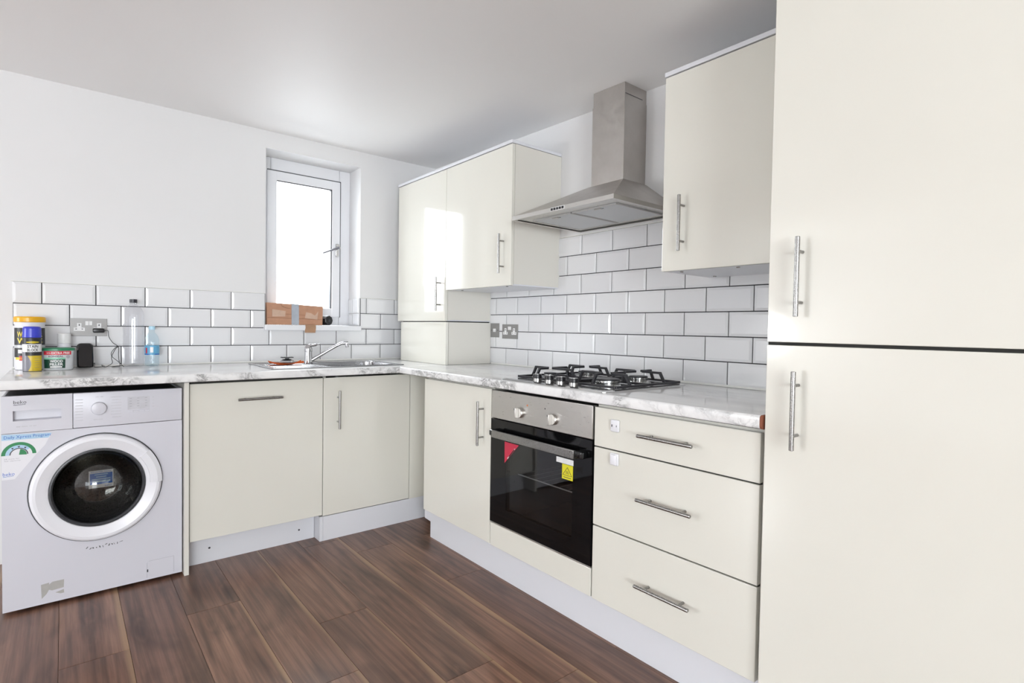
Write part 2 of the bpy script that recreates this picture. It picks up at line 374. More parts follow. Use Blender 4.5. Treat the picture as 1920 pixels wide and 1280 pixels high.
# walls behind and left of the camera, with their glazed openings
def holed_wall(name, axis, pos, a0, a1, holes):
    b = bmesh.new(); cuts = sorted(holes); c = a0
    def seg(p, q, z0, z1):
        if q-p < 1e-4: return
        if axis == 'y': box(p, q, pos-0.12, pos, z0, z1, bm=b)
        else: box(pos-0.12, pos, p, q, z0, z1, bm=b)
    for h0, h1, z0, z1 in cuts:
        seg(c, h0, -0.06, 2.30); seg(h0, h1, -0.06, z0); seg(h0, h1, z1, 2.30); c = h1
    seg(c, a1, -0.06, 2.30)
    return obj(name, b, 'wall_paint', kind='structure')
holed_wall('wall_rear', 'y', RY0, RX0, 0.0, [(-5.75, -2.95, 0.15, 2.02)])
holed_wall('wall_left', 'x', RX0, RY0, 0.0, [(-6.6, -4.2, 0.15, 2.02)])
def plain_window(name, axis, pos, a0, a1, z0, z1):
    r = bpy.data.objects.new(name, None); COL.objects.link(r); tag(r, kind='structure')
    r.location = ((a0+a1)/2, pos, z0) if axis == 'y' else (pos, (a0+a1)/2, z0)
    def bb(p, q, za, zb, d0, d1, bm=None, bev=0.003):
        return box(p, q, pos+d0, pos+d1, za, zb, bev, bm=bm) if axis == 'y' else box(pos+d0, pos+d1, p, q, za, zb, bev, bm=bm)
    f = bb(a0, a0+0.06, z0, z1, -0.10, -0.04); bb(a1-0.06, a1, z0, z1, -0.10, -0.04, f); bb(a0, a1, z0, z0+0.06, -0.10, -0.04, f); bb(a0, a1, z1-0.06, z1, -0.10, -0.04, f)
    mid = (a0+a1)/2; bb(mid-0.04, mid+0.04, z0, z1, -0.10, -0.04, f)
    obj('frame', f, 'white_upvc', r)
    for p, q in ((a0+0.06, mid-0.04), (mid+0.04, a1-0.06)):
        obj('pane', bb(p, q, z0+0.06, z1-0.06, -0.075, -0.069, bev=0), 'window_glass', r)
plain_window('window_2', 'y', RY0, -5.75, -2.95, 0.15, 2.02)
plain_window('window_3', 'x', RX0, -6.6, -4.2, 0.15, 2.02)

# kitchen window
wr = bpy.data.objects.new('window_1', None); COL.objects.link(wr); wr.location = (-0.855, 0.2, 1.12); tag(wr, kind='structure')
def rectframe(x0, x1, z0, z1, wdt, y0, y1, bev=0.003):
    b = box(x0, x0+wdt, y0, y1, z0, z1, bev); box(x1-wdt, x1, y0, y1, z0, z1, bev, bm=b)
    box(x0+wdt*0.9, x1-wdt*0.9, y0, y1, z0, z0+wdt, bev, bm=b); box(x0+wdt*0.9, x1-wdt*0.9, y0, y1, z1-wdt, z1, bev, bm=b); return b
b = rectframe(WX0, WX1, 1.121, WZ1, 0.078, 0.172, 0.235)
obj('frame', b, 'white_upvc', wr)
sash = obj('sash', rectframe(-1.096, -0.634, 1.176, 2.072, 0.058, 0.158, 0.225, 0.005), 'white_upvc', wr)
g = box(-0.6975, -0.6905, 0.1600, 0.185, 1.232, 2.016); box(-1.040, -0.6905, 0.1600, 0.185, 2.0090, 2.0155, bm=g)
obj('gasket', g, 'rubber', sash)
g = box(-0.6342, -0.6270, 0.1695, 0.180, 1.176, 2.079); box(-1.094, -0.6270, 0.1695, 0.180, 2.0722, 2.079, bm=g)
obj('sash_gap_shade', g, 'rubber', wr)  # dark strips painting the shadow gap between sash and frame
obj('pane', box(-1.050, -0.690, 0.186, 0.192, 1.225, 2.02), 'window_glass', wr)
h = box(-0.668, -0.644, 0.146, 0.158, 1.575, 1.662, 0.004); cyl((-0.656, 0.146, 1.635), (-0.656, 0.126, 1.635), 0.011, 14, h)
hd = obj('handle', h, 'chrome', sash, 'auto')
hl = tube([(-0.656, 0.124, 1.635), (-0.69, 0.118, 1.621), (-0.765, 0.112, 1.588)], 0.006, 8, radii=[0.009, 0.006, 0.005])
obj('lever', hl, 'label_grey', sash, True)
obj('sill', box(WX0-0.010, WX1+0.000, -0.034, 0.172, 1.087, 1.1205, 0.005, 3), 'white_upvc', wr)

# ------------------------------------------------------------------ wall tiles
TP, TR, J = 0.203, 0.10117, 0.0042
def tile_mesh(w_, h_):
    t = bmesh.new(); e, bvl = 0.0058, 0.011
    bvl = min(bvl, w_*0.3, h_*0.3)
    def ring(ix, y): return [t.verts.new((x, y, z)) for x, z in ((-w_/2+ix, -h_/2+ix), (w_/2-ix, -h_/2+ix), (w_/2-ix, h_/2-ix), (-w_/2+ix, h_/2-ix))]
    R = [ring(0, 0), ring(0, -e), ring(bvl, -0.0085)]
    for a, c in zip(R, R[1:]):
        for i in range(4): t.faces.new((a[i], a[(i+1) % 4], c[(i+1) % 4], c[i]))
    t.faces.new(R[2]); t.faces.new(R[0][::-1]); bmesh.ops.recalc_face_normals(t, faces=t.faces)
    me = bpy.data.meshes.new('tile'); t.to_mesh(me); t.free(); me.materials.append(M['tile_glaze']); return me
TC = {}
def put_tile(parent, a0, a1, z0, z1, wall):
    a0 += J/2; a1 -= J/2; z0 += J/2; z1 -= J/2
    if a1-a0 < 0.012 or z1-z0 < 0.012: return
    k = (round(a1-a0, 4), round(z1-z0, 4))
    if k not in TC: TC[k] = tile_mesh(*k)
    o = bpy.data.objects.new('tile', TC[k]); COL.objects.link(o); o.parent = parent
    if wall == 'back': p = Vector(((a0+a1)/2, -0.0005, (z0+z1)/2))
    elif wall == 'right': p = Vector((-0.0005, -(a0+a1)/2, (z0+z1)/2)); o.rotation_euler = (0, 0, -PI/2)
    else: p = Vector((WX1-0.0005, (a0+a1)/2, (z0+z1)/2)); o.rotation_euler = (0, 0, -PI/2)
    o.location = p-worigin(parent)
def zrow(j): return (1.0+(j-2)*TR if j > 1 else ZT+0.003, 1.0+(j-1)*TR)
for j in range(1, 5):
    z0, z1 = zrow(j); off = -2.1428-TP+(TP/2 if j in (1, 3) else 0)
    spans = [(-2.247, -0.10)] if j < 3 else [(-2.247, WX0-0.003), (WX1+0.003, -0.10)]
    for s0, s1 in spans:
        x = off
        while x < s1:
            a0, a1 = max(x, s0), min(x+TP, s1)
            zt = z1
            if a1 > a0: put_tile(wall_back, a0, a1, z0, zt, 'back')
            x += TP
for j in range(1, 8):
    z0, z1 = zrow(j); off = 0.843-TP*(1 if j % 2 else 1.5)
    s0, s1 = (0.66, 2.70) if j < 6 else (1.20, 2.30)
    a = off
    while a < s1:
        a0, a1 = max(a, s0), min(a+TP, s1)
        if a1 > a0: put_tile(wall_right, a0, a1, z0, z1, 'right')
        a += TP
for z0, z1 in ((1.122, zrow(3)[1]), zrow(4)):
    put_tile(wall_back, 0.002, 0.105, z0, z1, 'reveal'); put_tile(wall_back, 0.105, 0.170, z0, z1, 'reveal')
b = box(-2.2440, WX0-0.002, -0.0026, 0.0, ZT, 1.3036); box(WX1+0.002, -0.10, -0.0026, 0.0, ZT, 1.3036, bm=b); box(WX0-0.002, WX1+0.002, -0.0026, 0.0, ZT, 1.0885, bm=b)
obj('grout', b, 'grout', wall_back)
b = box(-0.0026, 0.0, -2.70, -0.66, ZT, zrow(5)[1]); box(-0.0026, 0.0, -2.30, -1.20, zrow(5)[1], zrow(7)[1], bm=b)
obj('grout', b, 'grout', wall_right)
obj('sealant', box(-0.0095, 0.0, -2.30, -1.20, zrow(7)[1]-0.001, zrow(7)[1]+0.004, 0.0015), 'sealant', wall_right)
b = box(-2.250, WX0-0.002, -0.0085, 0.0, 1.3022, 1.3060, 0.001); box(WX1+0.002, -0.10, -0.0085, 0.0, 1.3022, 1.3060, 0.001, bm=b)
obj('sealant', b, 'sealant', wall_back)
obj('sealant', prism([(0, -2.70, ZT+0.001), (-0.014, -2.70, ZT+0.001), (-0.008, -2.70, ZT+0.009), (0, -2.70, ZT+0.009)], (0, 2.0, 0)), 'sealant', wall_right)
obj('sealant', prism([(-2.249, 0, ZT+0.001), (-2.249, -0.014, ZT+0.001), (-2.249, -0.008, ZT+0.009), (-2.249, 0, ZT+0.009)], (2.1, 0, 0)), 'sealant', wall_back)

# ------------------------------------------------------------------ worktops
def wt_prof(front, back, zt=ZT, th=0.038, r=0.009):
    """(distance from wall, z) section with a rounded front edge; distances positive"""
    P = [(back, zt)]
    for i in range(6): a = PI/2*(1-i/5); P.append((front-r+r*math.cos(a), zt-r+r*math.sin(a)))
    for i in range(5): a = -PI/2*(i/4); P.append((front-r+r*math.cos(a), zt-th+r+r*math.sin(a)))
    P.append((back, zt-th)); return P
def edge_mats(o):
    for p in o.data.polygons:
        if p.normal.z < 0.8: p.material_index = 1
        if p.normal.z < -0.8: p.material_index = 2  # near-black underside paints in the shade above the washing machine
BX0, BX1, BY0, BY1 = -0.952, -0.580, -0.520, -0.205     # sink bowl
b = bmesh.new(); FB = 0.665
pr = wt_prof(FB, 0.001)
prism([(-2.2505, -d, z) for d, z in pr], (BX0-0.006+2.2505, 0, 0), b)
prism([(BX1+0.006, -d, z) for d, z in pr], (-0.001-BX1-0.006, 0, 0), b)
prism([(BX0-0.006, -d, z) for d, z in wt_prof(FB, -BY0+0.006)], (BX1-BX0+0.012, 0, 0), b)
box(BX0-0.006, BX1+0.006, BY1+0.006, -0.001, ZT-0.038, ZT, bm=b)
bmesh.ops.remove_doubles(b, verts=b.verts, dist=1e-5)
t = root('worktop', (-1.125, -0.33, ZT-0.038), 'grey-veined marble-effect worktop along the window wall, holding the sink', 'worktop', 'marble-effect worktops')
edge_mats(obj('slab', b, ['marble_top_x', 'marble_edge', 'underlay'], t, 'auto'))
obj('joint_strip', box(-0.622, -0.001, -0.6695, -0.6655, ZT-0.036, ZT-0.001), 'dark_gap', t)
t = root('worktop', (-0.31, -1.69, ZT-0.038), 'grey-veined marble-effect worktop under the tiled hob wall, ending at the tall cabinet', 'worktop', 'marble-effect worktops')
b = prism([(-d, -0.670, z) for d, z in wt_prof(0.625, 0.001)], (0, -2.700+0.670, 0))
edge_mats(obj('slab', b, ['marble_top_y', 'marble_edge', 'underlay'], t, 'auto'))
b = prism([(-d, -2.7005, z) for d, z in wt_prof(0.624, 0.001)], (0, -0.007, 0))
obj('raw_end', b, 'chipboard', t, label='raw brown end of the worktop')

# ------------------------------------------------------------------ handles / cabinets
def bar_handle(p, axis, out, length=0.20, standoff=0.032, r=0.006):
    """p = centre of the bar on the door face; axis = along, out = away from door"""
    p = Vector(p); a = Vector(axis).normalized(); o_ = Vector(out).normalized()
    c = p+o_*standoff
    b = cyl(c-a*length/2, c+a*length/2, r, 20, bev=0.001)
    for s in (-1, 1): cyl(p+a*s*length*0.32, c+a*s*length*0.32, r*0.72, 12, b)
    return b
def door(parent, x0, x1, y0, y1, z0, z1, hp=None, ax=None, out=None, name='door', mt='cream_gloss', bev=0.0018):
    d = obj(name, box(x0, x1, y0, y1, z0, z1, bev, 2), mt, parent)
    if hp is not None: obj('handle', bar_handle(hp, ax, out), 'handle_steel', d, 'auto', label='brushed steel bar handle')
    return d
YF = -0.620     # door faces of the window-wall run
XF = -0.600     # door faces of the hob-wall run
t = root('base_cabinet', (-1.333, -0.32, 0.14), 'wide cream gloss cupboard front with horizontal handle beside the washing machine', 'cabinet', 'cream base units')
obj('carcass', box(-1.633, -1.033, YF+0.020, -0.02, 0.14, 0.858, 0.001), 'cream_matt', t)
door(t, -1.632, -1.0325, YF, YF+0.018, 0.138, 0.850, (-1.340, YF, 0.769), (1, 0, 0), (0, -1, 0))
obj('shadow_gap', box(-1.6365, -1.6322, YF+0.004, YF+0.0195, 0.138, 0.8605), 'dark_gap', t)  # dark strips set in the door gaps in place of real shade
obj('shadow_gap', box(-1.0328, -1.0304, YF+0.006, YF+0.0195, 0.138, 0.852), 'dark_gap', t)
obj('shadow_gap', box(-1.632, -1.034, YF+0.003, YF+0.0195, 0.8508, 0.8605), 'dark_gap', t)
t = root('base_cabinet', (-0.78, -0.32, 0.14), 'narrower cream gloss cupboard under the sink with upright handle on its left', 'cabinet', 'cream base units')
b = box(-1.030, -1.012, YF+0.020, -0.02, 0.13, 0.858); box(-0.547, -0.529, YF+0.020, -0.02, 0.13, 0.858, bm=b); box(-1.012, -0.547, YF+0.020, -0.02, 0.13, 0.148, bm=b); box(-1.012, -0.547, -0.03, -0.02, 0.148, 0.858, bm=b)
obj('carcass', b, 'cream_matt', t)
door(t, -1.0295, -0.5295, YF, YF+0.018, 0.132, 0.850, (-0.955, YF, 0.682), (0, 0, 1), (0, -1, 0))
b = box(-0.5265, -0.402, YF, YF+0.018, 0.128, 0.858, 0.001); box(-0.420, -0.402, -0.886, YF, 0.128, 0.858, 0.001, bm=b)
obj('corner_panel', b, 'cream_gloss', label='narrow cream filler panel in the inner corner beside the sink cupboard', cat='panel')
obj('end_panel', box(-1.6555, -1.637, -0.640, -0.02, 0.0, 0.8605, 0.0012), 'cream_matt', label='slim cream end panel between washing machine and wide cupboard', cat='panel')

t = root('base_cabinet', (-0.30, -1.195, 0.158), 'cream gloss corner cupboard left of the oven with upright handle', 'cabinet', 'cream base units')
obj('carcass', box(XF+0.020, -0.02, -1.483, -0.908, 0.160, 0.8585, 0.001), 'cream_matt', t)
door(t, XF, XF+0.018, -1.4825, -0.906, 0.160, 0.851, (XF, -1.424, 0.692), (0, 0, 1), (-1, 0, 0))

t = root('oven_cabinet', (-0.30, -1.788, 0.155), 'cream oven housing with a plain panel below the black oven', 'cabinet')
b = box(XF+0.020, -0.02, -1.5055, -1.4875, 0.155, 0.258); box(XF+0.020, -0.02, -2.0885, -2.0705, 0.155, 0.258, bm=b); box(XF+0.020, -0.02, -2.0705, -1.5055, 0.155, 0.173, bm=b); box(XF+0.020, -0.02, -2.0705, -1.5055, 0.240, 0.258, bm=b)
obj('carcass', b, 'cream_matt', t)
obj('lower_panel', box(XF, XF+0.018, -2.0865, -1.4880, 0.157, 0.260, 0.0018), 'cream_gloss', t, 'auto')

t = root('drawer_unit', (-0.30, -2.39, 0.155), 'cream gloss unit of three drawers between the oven and tall cabinet', 'drawers')
obj('carcass', box(XF+0.020, -0.02, -2.695, -2.0915, 0.155, 0.8585, 0.001), 'cream_matt', t)
zs = [(0.7085, 0.8475, 0.780), (0.4255, 0.7040, 0.571), (0.1560, 0.4210, 0.288)]
for i, (z0, z1, zh) in enumerate(zs):
    d = door(t, XF, XF+0.018, -2.6935, -2.0925, z0, z1, (XF, -2.403, zh), (0, 1, 0), (-1, 0, 0), name='drawer_front')
    if i < 2:
        zc = 0.793 if i == 0 else 0.677
        b = box(XF-0.009, XF, -2.207, -2.171, zc-0.021, zc+0.021, 0.0042, 3)
        if i == 1: box(XF-0.016, XF-0.007, -2.203, -2.178, zc-0.018, zc+0.018, 0.004, 3, bm=b)
        c = obj('safety_catch', b, 'plastic_white', d, 'auto', label='small white plastic child-safety catch')
        if i == 0:
            b = box(XF-0.0100, XF-0.0085, -2.181, -2.178, zc-0.004, zc+0.004); box(XF-0.0100, XF-0.0085, -2.200, -2.198, zc-0.003, zc+0.003, bm=b)
            obj('slot', b, 'print_dark', c)

for za in (0.4233, 0.7062): obj('shadow_gap', box(XF+0.008, XF+0.0195, -2.693, -2.093, za-0.004, za+0.004), 'dark_gap', t)  # shade between the drawer fronts, painted as recessed dark strips
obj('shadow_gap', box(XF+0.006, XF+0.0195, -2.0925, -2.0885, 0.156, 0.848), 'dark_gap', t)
t = root('tall_cabinet', (-0.31, -3.012, 0.15), 'tall cream gloss fridge housing with two doors at the right', 'cabinet')
obj('carcass', box(-0.600, -0.005, -3.312, -2.712, 0.15, 2.15, 0.001), 'cream_matt', t)
door(t, -0.620, -0.6015, -3.3115, -2.7125, 0.150, 1.0895, (-0.620, -2.796, 0.925), (0, 0, 1), (-1, 0, 0))
door(t, -0.620, -0.6015, -3.3115, -2.7125, 1.0975, 2.150, (-0.620, -2.797, 1.263), (0, 0, 1), (-1, 0, 0))

obj('door_gap_shade', box(-0.6128, -0.6005, -3.311, -2.713, 1.0880, 1.0990), 'dark_gap', t)  # dark strip standing in for the shade between the two doors
# wall cabinets
WXF = -0.340
def wall_cab(y0, y1, z0, z1, yd0, yd1, hz, hy, label, floor_studs=False):
    t = root('wall_cabinet', (-0.17, (y0+y1)/2, z0), label, 'cabinet', 'cream wall units')
    obj('carcass', box(WXF+0.0195, -0.001, y0, y1, z0+0.006, z1, 0.001), 'cream_matt', t)
    obj('underside', box(WXF+0.0195, -0.010, y0+0.001, y1-0.001, z0, z0+0.0058, 0.0008), 'white_board', t)
    obj('top_board', box(WXF-0.004, -0.001, y0-0.001, y1+0.001, z1+0.002, z1+0.018, 0.0015), 'white_board', t)
    door(t, WXF, WXF+0.018, yd0, yd1, z0-0.001, z1-0.001, (WXF, hy, hz), (0, 0, 1), (-1, 0, 0))
    return t
wall_cab(-0.684, -0.102, 1.158, 2.041, -0.6835, -0.102, 1.318, -0.631, 'tall cream wall cupboard in the corner beside the window')
t = wall_cab(-1.287, -0.686, 1.338, 2.041, -1.2865, -0.6865, 1.498, -1.226, 'cream wall cupboard directly left of the cooker hood')
for yy in (-0.76, -1.21):
    obj('fixing_stud', lathe((-0.27 if yy > -1 else -0.30, yy, 1.3378), (0, 0, -1), [(0.007, 0), (0.006, 0.003), (0, 0.0035)], 14), 'handle_steel', t)
t = wall_cab(-2.694, -2.176, 1.343, 2.056, -2.694, -2.1765, 1.508, -2.266, 'cream wall cupboard right of the cooker hood, next to the tall cabinet')
for xx, yy in ((-0.29, -2.23), (-0.06, -2.23), (-0.29, -2.45)):
    obj('fixing_stud', lathe((xx, yy, 1.3428), (0, 0, -1), [(0.007, 0), (0.006, 0.003), (0, 0.0035)], 14), 'handle_steel', t)

t = root('pipe_boxing', (-0.17, -0.42, ZT), 'cream boxed-in panels standing on the worktop under the tall corner wall cupboard', 'panel')
obj('front_panel', box(-0.343, -0.325, -0.700, -0.155, ZT+0.001, 1.1515, 0.0015), 'cream_gloss', t, 'auto')
obj('side_panel', box(-0.3195, -0.010, -0.694, -0.676, ZT+0.001, 1.1515, 0.0012), 'cream_matt', t)
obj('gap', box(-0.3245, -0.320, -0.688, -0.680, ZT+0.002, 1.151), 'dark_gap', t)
obj('top_gap', box(-0.330, -0.012, -0.680, -0.16, 1.1517, 1.1568), 'dark_gap', t)  # both boxing gaps are filled dark in place of their shade

# plinths
b = box(-1.633, -1.046, -0.541, -0.525, 0.0, 0.136, 0.001)
t = obj('plinth', b, 'white_board', label='set-back white plinth under the wide cupboard with two screw holes', cat='plinth', group='white plinths')
for xx, zz in ((-1.538, 0.066), (-1.124, 0.058)):
    obj('screw', lathe((xx, -0.5412, zz), (0, -1, 0), [(0.005, 0), (0.0045, 0.001), (0.0, 0.0012)], 12), 'print_dark', t)
b = box(-1.044, -1.028, -0.617, -0.53, 0.0, 0.128, 0.001); box(-1.027, -0.405, -0.617, -0.601, 0.0, 0.128, 0.001, bm=b)
obj('plinth', b, 'white_board', label='white plinth under the sink cupboard, returning at its left end', cat='plinth', group='white plinths')
obj('plinth', prism([(-0.553, -0.842, 0.155), (-0.553, -0.842, 0.0865), (-0.553, -0.902, 0.0830), (-0.553, -0.902, 0.0), (-0.553, -3.31, 0.0), (-0.553, -3.31, 0.148), (-0.553, -2.70, 0.148), (-0.553, -2.70, 0.154)], (0.016, 0, 0)), 'white_board',
    label='long white plinth below the oven and drawers, notched at the inner corner', cat='plinth', group='white plinths')

# ------------------------------------------------------------------ oven
OX = -0.604
t = root('built_in_oven', (-0.32, -1.788, 0.262), 'black glass built-in electric oven with steel control panel', 'oven')
b = box(-0.575, -0.06, -2.068, -1.594, 0.262, 0.300); box(-0.575, -0.06, -2.068, -1.594, 0.66, 0.845, bm=b); box(-0.575, -0.06, -1.594, -1.508, 0.262, 0.845, bm=b); box(-0.575, -0.06, -2.068, -1.996, 0.30, 0.66, bm=b); box(-0.12, -0.06, -1.996, -1.594, 0.30, 0.66, bm=b)
obj('cavity', b, 'oven_enamel', t)
cp = obj('control_panel', box(OX, OX+0.024, -2.0865, -1.4895, 0.7275, 0.8500, 0.0025), 'brushed_steel', t, 'auto')
for yy in (-1.687, -1.886):
    k = lathe((OX, yy, 0.773), (-1, 0, 0), [(0.0215, 0), (0.0215, 0.010), (0.0195, 0.013), (0, 0.013)], 28)
    kb = obj('knob', k, 'brushed_steel', t, 'auto')
    obj('grip', box(OX-0.030, OX-0.012, yy-0.0055+0.004, yy+0.0065+0.004, 0.773-0.0215, 0.773+0.0215, 0.002), 'brushed_steel', kb, 'auto')
    obj('pointer', box(OX-0.0305, OX-0.0298, yy+0.003, yy+0.006, 0.785, 0.793), 'print_dark', kb)
obj('indicator_light', lathe((OX, -1.730, 0.808), (-1, 0, 0), [(0.004, 0), (0.003, 0.0015), (0, 0.002)], 12), 'lamp_amber', t)
obj('indicator_light', lathe((OX, -1.836, 0.8075), (-1, 0, 0), [(0.003, 0), (0.002, 0.0012), (0, 0.0015)], 12), 'print_dark', t)
WY0, WY1, WZa, WZb = -1.992, -1.598, 0.340, 0.655
b = box(OX, OX+0.022, -2.0865, WY0, 0.268, 0.7235, 0.0); box(OX, OX+0.022, WY1, -1.4895, 0.268, 0.7235, 0.0, bm=b)
box(OX, OX+0.022, WY0, WY1, 0.268, WZa, bm=b); box(OX, OX+0.022, WY0, WY1, WZb, 0.7235, bm=b)
dr = obj('door', b, 'oven_glass', t)
obj('door_window', box(OX+0.0002, OX+0.006, WY0, WY1, WZa, WZb), 'dark_glass', dr)
obj('trim', box(OX, OX+0.02, -2.0865, -1.4895, 0.2620, 0.2675, 0.001), 'brushed_steel', dr)
hb = box(OX-0.040, OX-0.028, -2.032, -1.543, 0.652, 0.683, 0.0015)
hobj = obj('handle', hb, 'handle_steel', dr, 'auto', label='flat brushed steel handle bar')
for ya, yb in ((-2.064, -2.018), (-1.557, -1.512)):
    obj('handle_bracket', box(OX-0.030, OX, ya, yb, 0.654, 0.681, 0.006, 3), 'black_gloss', dr, 'auto')
rk = bmesh.new()
for i in range(9):
    y = -1.985+0.048*i
    cyl((-0.52, y, 0.484), (-0.14, y, 0.484), 0.0008, 6, rk)
cyl((-0.535, -1.99, 0.486), (-0.535, -1.60, 0.486), 0.0030, 8, rk); cyl((-0.14, -1.99, 0.484), (-0.14, -1.60, 0.484), 0.0020, 8, rk)
obj('shelf_rack', rk, 'print_white', t, 'auto')
# stickers on the glass
s = obj('sticker', prism([(OX-0.0003, -1.587, 0.636), (OX-0.0003, -1.681, 0.635), (OX-0.0003, -1.588, 0.543)], (-0.0004, 0, 0)), 'sticker_red', dr, label='red triangular sticker')
b = bmesh.new()
for k, (q, ln) in enumerate(((0.018, 0.055), (0.030, 0.058), (0.042, 0.040))):
    c0 = Vector((OX-0.001, -1.595-q*0.75, 0.625-0.075+q*0.78)); dv = Vector((0, -0.70, 0.714)); nv = Vector((0, 0.714, 0.70))
    prism([c0, c0+dv*ln, c0+dv*ln+nv*0.004, c0+nv*0.004], (-0.0002, 0, 0), b)
obj('print', b, 'print_white', s)
obj('sticker', box(OX-0.0007, OX-0.0003, -1.996, -1.905, 0.6135, 0.634), 'print_white', dr, label='white strip sticker')
s = obj('sticker', box(OX-0.0007, OX-0.0003, -1.994, -1.937, 0.556, 0.612), 'sticker_yellow', dr, label='yellow hot-surface warning sticker')
b = bmesh.new(); tri = [(-1.9655, 0.602), (-1.989, 0.5715), (-1.942, 0.5715)]
for i in range(3):
    a = Vector((OX-0.0012, *tri[i])); c = Vector((OX-0.0012, *tri[(i+1) % 3])); cyl(a, c, 0.0008, 6, b)
for k in (-0.006, 0, 0.006): cyl((OX-0.0012, -1.9655+k, 0.577), (OX-0.0012, -1.9655+k*0.8+0.002, 0.588), 0.0007, 6, b)
box(OX-0.0014, OX-0.0008, -1.986, -1.945, 0.562, 0.5645, bm=b)
obj('warning_triangle', b, 'print_dark', s)

# ------------------------------------------------------------------ cooker hood
HX, HY0, HY1, HZ = -0.457, -2.038, -1.434, 1.6205
CY0, CY1, CX, CZ = -1.836, -1.648, -0.157, 1.787
t = root('cooker_hood', (-0.22, -1.736, HZ), 'stainless steel chimney cooker hood above the gas hob', 'cooker hood')
b = bmesh.new(); B = [(HX, HY0), (HX, HY1), (-0.001, HY1), (-0.001, HY0)]; T = [(CX-0.006, CY0-0.006), (CX-0.006, CY1+0.006), (-0.001, CY1+0.006), (-0.001, CY0-0.006)]
v0 = [b.verts.new((x, y, HZ+0.0175)) for x, y in B]; v1 = [b.verts.new((x, y, CZ)) for x, y in T]
for i in range(4): b.faces.new((v0[i], v0[(i+1) % 4], v1[(i+1) % 4], v1[i]))
b.faces.new(v1)
obj('canopy', b, 'hood_steel', t)
b = bmesh.new(); rr = []
for ix, z in ((0, HZ+0.0175), (0, HZ), (0.014, HZ)):
    rr.append([b.verts.new((x, y, z)) for x, y in ((HX+ix, HY0+ix), (HX+ix, HY1-ix), (-0.001-ix, HY1-ix), (-0.001-ix, HY0+ix))])
for a, c in zip(rr, rr[1:]):
    for i in range(4): b.faces.new((a[i], a[(i+1) % 4], c[(i+1) % 4], c[i]))
obj('rim', b, 'brushed_steel', t)
b = box(HX+0.012, -0.013, HY0+0.012, HY1-0.012, HZ+0.004, HZ+0.007); obj('underside', b, 'brushed_steel', t)
for y0, y1 in ((-1.7355, -1.492), (-1.986, -1.7425)):
    f = obj('grease_filter', box(-0.380, -0.066, y0, y1, HZ+0.0005, HZ+0.004, 0.001), 'filter_mesh', t)
    e = box(-0.380, -0.376, y0, y1, HZ-0.0015, HZ+0.001); box(-0.070, -0.066, y0, y1, HZ-0.0015, HZ+0.001, bm=e); box(-0.376, -0.070, y0, y0+0.004, HZ-0.0015, HZ+0.001, bm=e); box(-0.376, -0.070, y1-0.004, y1, HZ-0.0015, HZ+0.001, bm=e)
    obj('filter_edge', e, 'brushed_steel', f)
    c = (y0+y1)/2
    obj('latch', box(-0.362, -0.350, c-0.022, c+0.012, HZ-0.003, HZ+0.001, 0.0008), 'brushed_steel', f)
    obj('latch_slot', box(-0.350, -0.3475, c-0.03, c-0.004, HZ-0.0008, HZ+0.0008), 'print_dark', f)
obj('button_plate', box(HX-0.0012, HX+0.002, -1.776, -1.692, 1.6225, 1.6375, 0.0004), 'print_white', t)
for i in range(5):
    y = -1.702-0.0162*i
    obj('button', box(HX-0.0045, HX-0.001, y-0.0055, y+0.0055, 1.6245, 1.6345, 0.001), 'black_plastic', t)
def sleeve(x, y0, y1, z0, ztop):
    b = bmesh.new(); q = [(-0.001, y0), (x, y0), (x, y1), (-0.001, y1)]
    lo = [b.verts.new((a, c, z0)) for a, c in q]; hi = [b.verts.new((a, c, ztop if ztop else ceil_z(c)-0.001)) for a, c in q]
    for i in range(4): b.faces.new((lo[i], lo[(i+1) % 4], hi[(i+1) % 4], hi[i]))
    b.faces.new(lo); b.faces.new(hi[::-1]); return b
ch = obj('chimney', sleeve(CX, CY0, CY1, CZ+0.0005, 2.150), 'hood_steel', t)
up_ = obj('chimney_sleeve', sleeve(CX+0.0025, CY0+0.0025, CY1-0.0025, 2.1505, None), 'hood_steel', t)
b = bmesh.new()
for i in range(1): box(-0.150, -0.03, CY0+0.0010, CY0+0.0030, 2.166, 2.168, bm=b)
obj('vent_slot', b, 'print_dark', up_)

# ------------------------------------------------------------------ gas hob
QX0, QX1, QY0, QY1 = -0.598, -0.085, -2.132, -1.548; HZT = ZT+0.0065
t = root('gas_hob', (-0.34, -1.84, ZT), 'four-burner stainless steel gas hob with black pan supports set on the worktop', 'hob')
b = bmesh.new(); rr = []
for ix, z in ((0, ZT+0.0004), (0, ZT+0.003), (0.012, HZT), (0.03, HZT)):
    c = 0.008
    rr.append([b.verts.new((x, y, z)) for x, y in ((QX0+ix+c, QY0+ix), (QX1-ix-c, QY0+ix), (QX1-ix, QY0+ix+c), (QX1-ix, QY1-ix-c), (QX1-ix-c, QY1-ix), (QX0+ix+c, QY1-ix), (QX0+ix, QY1-ix-c), (QX0+ix, QY0+ix+c))])
for a, c in zip(rr, rr[1:]):
    for i in range(8): b.faces.new((a[i], a[(i+1) % 8], c[(i+1) % 8], c[i]))
b.faces.new(rr[-1]); b.faces.new(rr[0][::-1])
obj('hob_plate', b, 'hob_steel', t)
